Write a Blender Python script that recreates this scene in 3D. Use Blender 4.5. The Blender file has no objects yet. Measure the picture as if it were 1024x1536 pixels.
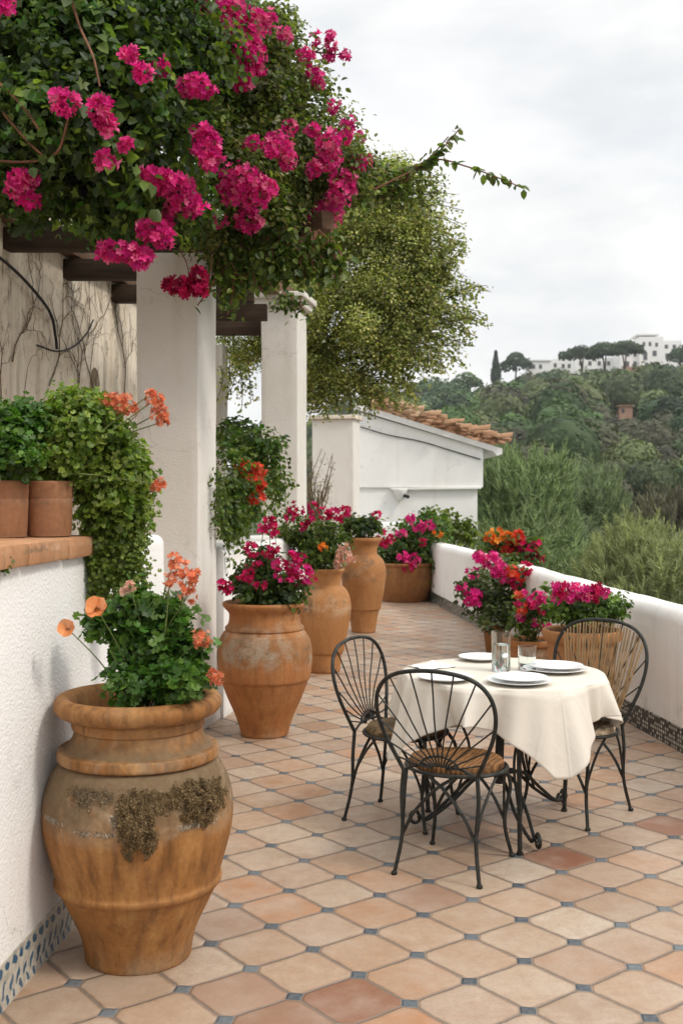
import bpy, bmesh, math, random
import numpy as np
from mathutils import Vector, Matrix, noise as mnoise

R = np.random.default_rng(7)
rnd = random.Random(11)
SC = bpy.context.scene
COL = SC.collection
F, CX, HY, H = 1650.0, 512.0, 740.0, 1.62      # focal length (px of the 1024 px frame), centre column, horizon row, eye height


def P(px, py, d):
    """point seen at photo pixel (px,py) at distance d along the view axis"""
    return Vector(((px - CX) * d / F, d, H - (py - HY) * d / F))


def G(px, py, z=0.0):
    """point on the level plane z seen at the photo pixel"""
    d = F * (H - z) / (py - HY)
    return Vector(((px - CX) * d / F, d, z))


# ------------------------------------------------------------------ objects
def tag(o, label=None, cat=None, group=None, kind=None):
    if label: o['label'] = label
    if cat: o['category'] = cat
    if group: o['group'] = group
    if kind: o['kind'] = kind
    return o


def empty(name, loc=(0, 0, 0), label=None, cat=None, group=None, rz=0.0):
    o = bpy.data.objects.new(name, None)
    COL.objects.link(o)
    o.location = loc
    o.rotation_euler = (0, 0, rz)
    o.empty_display_size = 0.1
    return tag(o, label, cat, group)


def link(name, me, mat, parent=None, world=True):
    """link a mesh; when world is set its vertices are world coordinates and are moved into the parent's space"""
    o = bpy.data.objects.new(name, me)
    COL.objects.link(o)
    if mat: me.materials.append(mat)
    if parent is not None:
        o.parent = parent
        if world:
            m = Matrix.Identity(4)
            chain = []
            p = parent
            while p is not None:
                chain.append(p); p = p.parent
            for q in reversed(chain):
                m = m @ Matrix.LocRotScale(q.location, q.rotation_euler, q.scale)
            me.transform(m.inverted())
    return o


class MB:
    """gathers simple shapes into one mesh"""

    def __init__(s):
        s.v, s.f = [], []

    def add(s, vs, fs):
        o = len(s.v)
        s.v += [tuple(x) for x in vs]
        s.f += [tuple(i + o for i in f) for f in fs]
        return s

    def box(s, c, size, rz=0.0, M=None):
        x, y, z = (k / 2 for k in size)
        vs = [Vector((a * x, b * y, e * z)) for a in (-1, 1) for b in (-1, 1) for e in (-1, 1)]
        m = M if M is not None else Matrix.Rotation(rz, 3, 'Z')
        c = Vector(c)
        vs = [c + m @ v for v in vs]
        return s.add(vs, [(0, 1, 3, 2), (4, 6, 7, 5), (0, 4, 5, 1), (2, 3, 7, 6), (0, 2, 6, 4), (1, 5, 7, 3)])

    def prism(s, poly, axis_from, axis_to):
        """poly: list of 3d points, extruded by the vector axis_to-axis_from"""
        d = Vector(axis_to) - Vector(axis_from)
        n = len(poly)
        a = [Vector(p) for p in poly]
        b = [p + d for p in a]
        fs = [tuple(range(n))[::-1], tuple(range(n, 2 * n))]
        for i in range(n):
            j = (i + 1) % n
            fs.append((i, j, n + j, n + i))
        return s.add(a + b, fs)

    def tube(s, pts, r, n=8, caps=True):
        pts = [Vector(p) for p in pts]
        rr = r if isinstance(r, (list, tuple)) else [r] * len(pts)
        if len(rr) != len(pts):
            rr = [rr[0] + (rr[-1] - rr[0]) * i / (len(pts) - 1) for i in range(len(pts))]
        t0 = (pts[1] - pts[0]).normalized()
        up = Vector((0, 0, 1)) if abs(t0.z) < 0.9 else Vector((1, 0, 0))
        x = t0.cross(up).normalized()
        vs, fs = [], []
        for i, p in enumerate(pts):
            t = (pts[min(i + 1, len(pts) - 1)] - pts[max(i - 1, 0)])
            t = t.normalized() if t.length > 1e-9 else t0
            x = (x - t * x.dot(t)).normalized()
            y = t.cross(x)
            for k in range(n):
                a = 2 * math.pi * k / n
                vs.append(p + (x * math.cos(a) + y * math.sin(a)) * rr[i])
        for i in range(len(pts) - 1):
            for k in range(n):
                k2 = (k + 1) % n
                fs.append((i * n + k, i * n + k2, (i + 1) * n + k2, (i + 1) * n + k))
        if caps:
            fs.append(tuple(range(n))[::-1])
            fs.append(tuple((len(pts) - 1) * n + k for k in range(n)))
        return s.add(vs, fs)

    def lathe(s, prof, c=(0, 0, 0), n=48, wob=0.0):
        c = Vector(c)
        vs, fs = [], []
        m = len(prof)
        for k in range(n):
            a = 2 * math.pi * k / n
            for r, z in prof:
                q = r * (1 + wob * mnoise.noise(Vector((math.cos(a) * 1.3, math.sin(a) * 1.3, z * 3 + c.x * 7))))
                vs.append(c + Vector((q * math.cos(a), q * math.sin(a), z)))
        for k in range(n):
            k2 = (k + 1) % n
            for i in range(m - 1):
                fs.append((k * m + i, k2 * m + i, k2 * m + i + 1, k * m + i + 1))
        return s.add(vs, fs)

    def build(s, name, mat, parent=None, smooth=True, angle=40, world=True, bevel=0.0):
        me = bpy.data.meshes.new(name)
        me.from_pydata(s.v, [], s.f)
        bm = bmesh.new(); bm.from_mesh(me)
        bmesh.ops.remove_doubles(bm, verts=bm.verts, dist=1e-6)
        if bevel:
            es = [e for e in bm.edges if len(e.link_faces) == 2 and e.calc_face_angle(0) > 0.6]
            bmesh.ops.bevel(bm, geom=es, offset=bevel, segments=2, affect='EDGES', profile=0.6)
        bmesh.ops.recalc_face_normals(bm, faces=bm.faces)
        if smooth:
            for f in bm.faces: f.smooth = True
            for e in bm.edges:
                if len(e.link_faces) == 2 and e.calc_face_angle(0) > math.radians(angle): e.smooth = False
        bm.to_mesh(me); bm.free()
        return link(name, me, mat, parent, world)


def catmull(pts, n=8):
    pts = [Vector(p) for p in pts]
    q = [pts[0] * 2 - pts[1]] + pts + [pts[-1] * 2 - pts[-2]]
    out = []
    for i in range(1, len(q) - 2):
        a, b, c, d = q[i - 1], q[i], q[i + 1], q[i + 2]
        for k in range(n):
            t = k / n
            out.append(0.5 * ((2 * b) + (c - a) * t + (2 * a - 5 * b + 4 * c - d) * t * t + (3 * b - a - 3 * c + d) * t ** 3))
    out.append(pts[-1])
    return out


# ------------------------------------------------------------------ node materials
class NT:
    def __init__(s, name):
        s.m = bpy.data.materials.new(name)
        s.m.use_nodes = True
        s.t = s.m.node_tree
        s.t.nodes.clear()
        s.out = s.t.nodes.new('ShaderNodeOutputMaterial')

    def n(s, typ, **kw):
        nd = s.t.nodes.new('ShaderNode' + typ)
        for k, v in kw.items():
            if k.startswith('_'): setattr(nd, k[1:], v)
        for k, v in kw.items():
            if not k.startswith('_'):
                s.set(nd, k, v)
        return nd

    def set(s, nd, k, v):
        inp = nd.inputs[int(k[1:])] if (k[0] == 'i' and k[1:].isdigit()) else nd.inputs[k.replace('__', ' ')]
        if isinstance(v, bpy.types.NodeSocket): s.t.links.new(v, inp)
        elif isinstance(v, bpy.types.Node): s.t.links.new(v.outputs[0], inp)
        else:
            if hasattr(inp.default_value, '__len__') and not hasattr(v, '__len__'): v = (v,) * len(inp.default_value)
            if hasattr(inp.default_value, '__len__') and len(inp.default_value) == 4 and len(v) == 3: v = (*v, 1)
            inp.default_value = v

    def math(s, op, a, b=0.0, c=None, clamp=False):
        nd = s.n('Math', _operation=op, _use_clamp=clamp, i0=a, i1=b)
        if c is not None: s.set(nd, 'i2', c)
        return nd.outputs[0]

    def dot(s, v, w):
        return s.n('VectorMath', _operation='DOT_PRODUCT', i0=v, i1=w).outputs['Value']

    def coord(s, which='Object'):
        return s.n('TexCoord').outputs[which]

    def scale(s, v, w):
        return s.n('VectorMath', _operation='MULTIPLY', i0=v, i1=w).outputs[0]

    def noise(s, scale, detail=4, rough=0.55, vec=None, dist=0.0, col=False):
        nd = s.n('TexNoise', Scale=scale, Detail=detail, Roughness=rough, Distortion=dist, Vector=vec if vec is not None else s.coord())
        return nd.outputs['Color' if col else 'Fac']

    def ramp(s, fac, stops, mode='LINEAR'):
        nd = s.n('ValToRGB', Fac=fac)
        cr = nd.color_ramp; cr.interpolation = mode
        while len(cr.elements) < len(stops): cr.elements.new(0.5)
        for e, (p, c) in zip(cr.elements, stops):
            e.position = p
            e.color = (c, c, c, 1) if not hasattr(c, '__len__') else (*c, 1)
        return nd.outputs[0]

    def mix(s, fac, a, b, mode='MIX'):
        nd = s.n('Mix', _data_type='RGBA', _blend_type=mode)
        for i, v in ((0, fac), (6, a), (7, b)):
            s.set(nd, 'i%d' % i, v)
        return nd.outputs[2]

    def bump(s, h, strength=0.4, dist=0.01, normal=None):
        nd = s.n('Bump', Strength=strength, Distance=dist, Height=h)
        if normal is not None: s.set(nd, 'Normal', normal)
        return nd.outputs[0]

    def principled(s, color, rough=0.8, normal=None, metal=0.0, spec=0.35, **kw):
        nd = s.n('BsdfPrincipled', Base__Color=color, Roughness=rough, Metallic=metal)
        nd.inputs['Specular IOR Level'].default_value = spec
        if normal is not None: s.set(nd, 'Normal', normal)
        for k, v in kw.items(): s.set(nd, k, v)
        s.t.links.new(nd.outputs[0], s.out.inputs['Surface'])
        return s.m


def mat_plaster(name, base, stain=(0.45, 0.38, 0.30), amount=0.25, grain=140, gs=0.35, streak=0.0, lump=0.3):
    t = NT(name)
    w = t.coord()
    big = t.noise(1.3, 5, 0.6, w)
    mid = t.noise(7, 4, 0.6, w)
    c = t.mix(t.ramp(big, [(0.40, 0.0), (0.75, amount)]), base, stain)
    c = t.mix(t.ramp(mid, [(0.35, 0.10), (0.6, 0.0)]), c, tuple(k * 0.8 for k in base))
    if streak:
        sv = t.scale(w, (5, 5, 0.35))
        st = t.noise(1.6, 6, 0.65, sv)
        c = t.mix(t.ramp(st, [(0.50, 0.0), (0.72, streak)]), c, (0.16, 0.12, 0.09))
        pat = t.noise(2.2, 6, 0.7, w, 0.6)
        c = t.mix(t.ramp(pat, [(0.52, 0.0), (0.60, streak * 0.7)]), c, (0.50, 0.39, 0.28))
        c = t.mix(t.ramp(t.noise(5.5, 8, 0.75, w), [(0.56, 0.0), (0.65, streak * 0.85)]), c, (0.24, 0.18, 0.13))
        c = t.mix(t.ramp(t.noise(1.0, 7, 0.75, t.scale(w, (9, 9, 2.2)), 1.2), [(0.57, 0.0), (0.63, streak)]), c, (0.11, 0.085, 0.065))
    # drip stains, splash marks and hairline cracks
    dr = t.noise(1.0, 5, 0.6, t.scale(w, (7, 7, 0.5)))
    c = t.mix(t.math('MULTIPLY', t.ramp(dr, [(0.55, 0.0), (0.72, 1.0)]), amount * 0.9), c, stain)
    zz = t.n('SeparateXYZ', Vector=w).outputs['Z']
    sp = t.math('ADD', t.noise(6, 6, 0.7, w), t.ramp(zz, [(0.0, 0.20), (0.30, 0.0)]))
    c = t.mix(t.math('MULTIPLY', t.ramp(sp, [(0.60, 0.0), (0.78, 1.0)]), 0.45), c, tuple(k * 0.62 for k in stain))
    vo = t.n('TexVoronoi', _feature='DISTANCE_TO_EDGE', Scale=1.7, Vector=t.n('VectorMath', _operation='ADD', i0=w, i1=t.scale(t.noise(5, 4, 0.6, w, col=True), (0.35, 0.35, 0.35))).outputs[0])
    ck = t.math('MULTIPLY', t.ramp(vo.outputs['Distance'], [(0.0, 1.0), (0.006, 0.0)]), t.ramp(t.noise(1.1, 2, 0.5, w), [(0.50, 0.0), (0.58, 1.0)]))
    c = t.mix(t.math('MULTIPLY', ck, 0.5), c, tuple(k * 0.4 for k in stain))
    g = t.noise(grain, 3, 0.6, w)
    h = t.math('ADD', t.math('MULTIPLY', g, gs), t.math('MULTIPLY', t.noise(9, 3, 0.5, w), lump))
    return t.principled(c, 0.9, t.bump(h, 0.55, 0.012), spec=0.2)


def mat_terracotta(name, base, dark, pale, pale_amt=0.5, streaks=0.6, seed=0.0, moss=0.0, grime=0.0):
    t = NT(name)
    w = t.n('VectorMath', _operation='ADD', i0=t.coord(), i1=(seed, seed * 1.7, 0)).outputs[0]
    a = t.noise(3.2, 6, 0.62, w, 0.4)
    c = t.mix(t.ramp(a, [(0.35, 0.0), (0.68, 1.0)]), base, dark)
    sv = t.scale(w, (22, 22, 0.9))
    st = t.noise(1.0, 5, 0.6, sv)
    c = t.mix(t.ramp(st, [(0.48, 0.0), (0.70, streaks)]), c, tuple(k * 0.42 for k in dark))
    sv2 = t.scale(w, (13, 13, 1.4))
    st2 = t.noise(1.0, 4, 0.6, sv2)
    c = t.mix(t.ramp(st2, [(0.52, 0.0), (0.72, streaks * 0.7)]), c, (0.50, 0.27, 0.09))
    # lime bloom round the shoulder and the foot
    z = t.n('SeparateXYZ', Vector=t.coord('Generated')).outputs['Z']
    band = t.ramp(z, [(0.0, 0.45), (0.10, 0.05), (0.50, 0.05), (0.62, 1.0), (0.80, 0.6), (0.90, 0.15), (1.0, 0.2)])
    p = t.noise(4.2, 7, 0.68, w, 0.5)
    k = t.math('MULTIPLY', t.ramp(p, [(0.48, 0.0), (0.60, 1.0)]), t.math('MULTIPLY', band, pale_amt))
    c = t.mix(k, c, pale)
    d = t.noise(6.5, 7, 0.7, w)
    k2 = t.math('MULTIPLY', t.ramp(d, [(0.54, 0.0), (0.63, 1.0)]), t.math('MULTIPLY', band, 0.75))
    c = t.mix(k2, c, (0.10, 0.085, 0.06))
    if grime:
        gb = t.ramp(z, [(0.0, 0.25), (0.10, 0.0), (0.50, 0.0), (0.58, 0.70), (0.66, 1.0), (0.752, 1.0), (0.760, 0.12), (0.800, 0.12), (0.806, 0.95), (0.865, 0.35), (0.90, 0.03), (1.0, 0.03)])
        gn = t.math('ADD', t.noise(5.0, 8, 0.7, w, 0.8), t.math('MULTIPLY', gb, 0.22))
        c = t.mix(t.math('MULTIPLY', t.ramp(gn, [(0.50, 0.0), (0.66, 1.0)]), t.math('MULTIPLY', gb, grime)), c, t.mix(t.noise(28, 5, 0.7, w), (0.085, 0.052, 0.024), (0.23, 0.165, 0.095)))
    fine = t.noise(60, 4, 0.7, w)
    c = t.mix(t.ramp(fine, [(0.3, 0.35), (0.6, 0.0)]), c, tuple(q * 0.5 for q in dark))
    h = t.math('ADD', t.math('MULTIPLY', fine, 0.35), t.math('MULTIPLY', a, 0.5))
    h = t.math('ADD', h, t.math('MULTIPLY', t.noise(1.0, 3, 0.5, t.scale(w, (2, 2, 40))), 0.3))
    return t.principled(c, t.ramp(p, [(0.3, 0.62), (0.7, 0.92)]), t.bump(h, 0.5, 0.008), spec=0.3)


def mat_leaf(name, trans=0.35, rough=0.45, gain=1.0):
    t = NT(name)
    a = t.n('Attribute', _attribute_name='Col').outputs['Color']
    c = t.mix(1.0, a, t.ramp(t.noise(30, 2), [(0.3, 0.75 * gain), (0.7, 1.15 * gain)]), 'MULTIPLY')
    p = t.n('BsdfPrincipled', Base__Color=c, Roughness=rough)
    p.inputs['Specular IOR Level'].default_value = 0.4
    tc = t.mix(1.0, c, (1.25, 1.35, 0.55, 1), 'MULTIPLY')
    tr = t.n('BsdfTranslucent', Color=tc)
    m = t.n('MixShader', Fac=trans, i1=p.outputs[0], i2=tr.outputs[0])
    t.t.links.new(m.outputs[0], t.out.inputs['Surface'])
    return t.m


def mat_petal(name):
    t = NT(name)
    a = t.n('Attribute', _attribute_name='Col').outputs['Color']
    p = t.n('BsdfPrincipled', Base__Color=a, Roughness=0.55)
    p.inputs['Specular IOR Level'].default_value = 0.2
    tr = t.n('BsdfTranslucent', Color=a)
    m = t.n('MixShader', Fac=0.35, i1=p.outputs[0], i2=tr.outputs[0])
    t.t.links.new(m.outputs[0], t.out.inputs['Surface'])
    return t.m


def mat_wood(name, base, dark, along=(1.2, 18, 18)):
    t = NT(name)
    v = t.scale(t.coord(), along)
    a = t.noise(1.5, 6, 0.65, v, 0.3)
    c = t.mix(t.ramp(a, [(0.35, 0.0), (0.65, 1.0)]), base, dark)
    c = t.mix(t.ramp(t.noise(5, 4), [(0.5, 0.0), (0.7, 0.4)]), c, tuple(k * 0.5 for k in dark))
    return t.principled(c, 0.8, t.bump(a, 0.5, 0.01), spec=0.25)


def mat_plain(name, base, rough=0.7, var=0.15, scale=12, metal=0.0, bump=0.1, spec=0.35):
    t = NT(name)
    a = t.noise(scale, 5, 0.6)
    c = t.mix(t.ramp(a, [(0.3, 0.0), (0.7, 1.0)]), tuple(k * (1 - var) for k in base), tuple(min(1, k * (1 + var)) for k in base))
    return t.principled(c, rough, t.bump(t.noise(scale * 6, 3), bump, 0.004), metal, spec)


def mat_floor():
    t = NT('octagon terracotta paving')
    s, an = 0.262, math.radians(37.4)
    e1 = (math.cos(an) / s, math.sin(an) / s, 0); e2 = (math.sin(an) / s, -math.cos(an) / s, 0)
    ax = (0.216, 3.493, 0)
    w0 = t.coord()
    wob = t.n('VectorMath', _operation='SUBTRACT', i0=t.noise(9, 3, 0.6, w0, col=True), i1=(0.5, 0.5, 0.5)).outputs[0]
    w = t.n('VectorMath', _operation='ADD', i0=w0, i1=t.scale(wob, (0.016, 0.016, 0))).outputs[0]
    w = t.n('VectorMath', _operation='SUBTRACT', i0=w, i1=ax).outputs[0]
    u = t.dot(w, e1); v = t.dot(w, e2)
    du = t.math('PINGPONG', u, 0.5); dv = t.math('PINGPONG', v, 0.5)
    iu = t.math('FLOOR', u); iv = t.math('FLOOR', v)
    ru = t.math('ROUND', u); rv = t.math('ROUND', v)
    cell = t.n('CombineXYZ', X=iu, Y=iv, Z=3.0).outputs[0]
    cab = t.n('CombineXYZ', X=ru, Y=rv, Z=9.0).outputs[0]
    r1 = t.n('TexWhiteNoise', _noise_dimensions='3D', Vector=cell)
    r2 = t.n('TexWhiteNoise', _noise_dimensions='3D', Vector=cab)
    tile = t.ramp(r1.outputs['Value'], [(0.0, (0.36, 0.235, 0.155)), (0.14, (0.52, 0.385, 0.275)), (0.30, (0.46, 0.285, 0.175)), (0.45, (0.58, 0.46, 0.35)),
                                        (0.60, (0.43, 0.275, 0.19)), (0.72, (0.55, 0.41, 0.30)), (0.80, (0.50, 0.235, 0.11)), (0.88, (0.46, 0.26, 0.15)), (0.93, (0.62, 0.52, 0.41)), (1.0, (0.31, 0.165, 0.10))])
    # every tile has its own mottling
    mv = t.n('VectorMath', _operation='ADD', i0=w0, i1=t.scale(r1.outputs['Color'], (7, 7, 7))).outputs[0]
    mot = t.noise(8, 5, 0.65, mv, 0.6)
    tile = t.mix(t.ramp(mot, [(0.40, 0.0), (0.68, 0.65)]), tile, t.mix(r1.outputs['Color'], (0.62, 0.50, 0.39), (0.40, 0.22, 0.12)))
    # the odd red-brown replacements
    dark = None
    E1, E2, AX = Vector(e1), Vector(e2), Vector(ax)
    for px, py, k in ((525, 1500, .95), (846, 1297, 1.0), (988, 1249, .9), (645, 1354, .45), (860, 1342, .35), (340, 1388, .35), (400, 1520, .6), (340, 1487, .3), (290, 1130, .5), (470, 1085, .35)):
        g = G(px, py) - AX
        U, V = math.floor(g.dot(E1)), math.floor(g.dot(E2))
        q = t.math('ADD', t.math('ABSOLUTE', t.math('SUBTRACT', iu, U)), t.math('ABSOLUTE', t.math('SUBTRACT', iv, V)))
        q = t.math('MULTIPLY', t.math('LESS_THAN', q, 0.5), k)
        dark = q if dark is None else t.math('MAXIMUM', dark, q)
    tile = t.mix(dark, tile, (0.27, 0.105, 0.055))
    m1 = t.noise(14, 6, 0.7, w0)
    tile = t.mix(t.ramp(m1, [(0.32, 0.45), (0.62, 0.0)]), tile, (0.33, 0.20, 0.125))
    m2 = t.noise(3.1, 5, 0.6, w0)
    tile = t.mix(t.ramp(m2, [(0.45, 0.0), (0.75, 0.45)]), tile, (0.60, 0.50, 0.41))
    m3 = t.noise(90, 4, 0.7, w0)
    tile = t.mix(t.ramp(m3, [(0.28, 0.5), (0.48, 0.0)]), tile, (0.26, 0.17, 0.12))
    edge = t.math('MINIMUM', du, dv)
    tile = t.mix(t.ramp(t.math('ADD', edge, t.math('MULTIPLY', t.math('SUBTRACT', t.noise(18, 4, 0.6, w0), 0.5), 0.06)), [(0.012, 0.75), (0.06, 0.0)]), tile, (0.25, 0.15, 0.095))
    cabc = t.ramp(r2.outputs['Value'], [(0.0, (0.045, 0.058, 0.072)), (0.5, (0.080, 0.098, 0.115)), (1.0, (0.13, 0.15, 0.165))])
    cabc = t.mix(t.ramp(t.noise(55, 4, 0.7, w0), [(0.4, 0.0), (0.7, 0.5)]), cabc, (0.20, 0.20, 0.195))
    grout = t.mix(t.noise(60, 3, 0.6, w0), (0.12, 0.105, 0.092), (0.24, 0.205, 0.175))
    man = t.math('ADD', du, dv)
    in_cab = t.math('LESS_THAN', man, 0.130)
    in_ring = t.math('LESS_THAN', man, 0.152)
    in_gr = t.math('MAXIMUM', t.math('LESS_THAN', edge, 0.0115), in_ring)
    tile = t.mix(1.0, tile, (0.80, 0.82, 0.83, 1), 'MULTIPLY')
    c = t.mix(in_gr, tile, grout)
    c = t.mix(in_cab, c, cabc)
    # relief
    h1 = t.ramp(edge, [(0.010, 0.0), (0.03, 0.8), (0.09, 1.0)])
    h2 = t.ramp(man, [(0.155, 0.0), (0.19, 0.8), (0.25, 1.0)])
    h = t.math('MINIMUM', h1, h2)
    h = t.math('MAXIMUM', h, t.math('MULTIPLY', t.ramp(man, [(0.10, 1.0), (0.13, 0.0)]), 0.85))
    h = t.math('ADD', h, t.math('MULTIPLY', m3, 0.22))
    h = t.math('ADD', h, t.math('MULTIPLY', m2, 0.5))
    ro = t.ramp(m1, [(0.3, 0.62), (0.7, 0.42)])
    return t.principled(c, ro, t.bump(h, 0.8, 0.007), spec=0.38)


def mat_strip_blue():
    """white glazed strip with two rows of blue leaf dots; uv in metres"""
    t = NT('blue garland tile')
    uv = t.n('UVMap').outputs[0]
    wob = t.n('VectorMath', _operation='SUBTRACT', i0=t.noise(22, 3, 0.6, t.coord(), col=True), i1=(0.5, 0.5, 0.5)).outputs[0]
    uv = t.n('VectorMath', _operation='ADD', i0=uv, i1=t.scale(wob, (0.05, 0.035, 0))).outputs[0]
    sp = t.n('SeparateXYZ', Vector=uv)
    x, y = sp.outputs['X'], sp.outputs['Y']
    m = None
    for off, y0, rx, ry, tilt in ((0.0, 0.125, .021, .017, .3), (0.5, 0.062, .012, .026, -.5), (0.1, 0.022, .010, .020, .5)):
        fx = t.math('MULTIPLY', t.math('SUBTRACT', t.math('FRACT', t.math('ADD', t.math('DIVIDE', x, 0.058), off)), 0.5), 0.058)
        fy = t.math('SUBTRACT', y, y0)
        fx = t.math('ADD', fx, t.math('MULTIPLY', fy, tilt))
        d = t.math('ADD', t.math('POWER', t.math('ABSOLUTE', t.math('DIVIDE', fx, rx)), 2.0), t.math('POWER', t.math('ABSOLUTE', t.math('DIVIDE', fy, ry)), 2.0))
        q = t.math('LESS_THAN', t.math('ADD', d, t.math('MULTIPLY', t.noise(50), 0.8)), 1.25)
        m = q if m is None else t.math('MAXIMUM', m, q)
    base = t.mix(t.ramp(t.noise(25, 5, 0.7), [(0.45, 0.0), (0.65, 0.8)]), (0.52, 0.49, 0.42), (0.25, 0.235, 0.20))
    c = t.mix(m, base, t.mix(t.noise(20), (0.015, 0.05, 0.11), (0.05, 0.15, 0.25)))
    return t.principled(c, 0.35, t.bump(m, 0.2, 0.003), spec=0.5)


def mat_strip_mosaic():
    t = NT('dark mosaic tile')
    uv = t.n('UVMap').outputs[0]
    sp = t.n('SeparateXYZ', Vector=uv)
    x = t.math('DIVIDE', sp.outputs['X'], 0.034); y = t.math('DIVIDE', sp.outputs['Y'], 0.028)
    e = t.math('MINIMUM', t.math('PINGPONG', x, 0.5), t.math('PINGPONG', y, 0.5))
    ce = t.n('CombineXYZ', X=t.math('FLOOR', x), Y=t.math('FLOOR', y), Z=1.0).outputs[0]
    r = t.n('TexWhiteNoise', _noise_dimensions='3D', Vector=ce).outputs['Value']
    c = t.ramp(r, [(0.0, (0.012, 0.016, 0.014)), (0.35, (0.05, 0.06, 0.05)), (0.36, (0.36, 0.36, 0.31)), (0.85, (0.50, 0.49, 0.43)), (1.0, (0.10, 0.12, 0.10))], 'CONSTANT')
    c = t.mix(t.math('LESS_THAN', e, 0.17), c, (0.014, 0.016, 0.015))
    return t.principled(c, 0.3, t.bump(t.ramp(e, [(0.1, 0.0), (0.2, 1.0)]), 0.4, 0.004), spec=0.5)


def mat_weave(name, a, b, scale=90):
    t = NT(name)
    w = t.coord()
    wv = t.n('TexWave', _wave_type='BANDS', _bands_direction='X', Scale=scale / 6, Distortion=2.0, Vector=w)
    wv.inputs['Detail'].default_value = 2
    n = t.noise(16, 5, 0.7, w)
    c = t.mix(t.ramp(t.math('MULTIPLY', wv.outputs['Fac'], 1.0), [(0.3, 0.0), (0.7, 1.0)]), a, b)
    c = t.mix(t.ramp(n, [(0.45, 0.0), (0.65, 0.85)]), c, tuple(k * 0.3 for k in a))
    return t.principled(c, 0.75, t.bump(wv.outputs['Fac'], 0.6, 0.006), spec=0.25)


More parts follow.
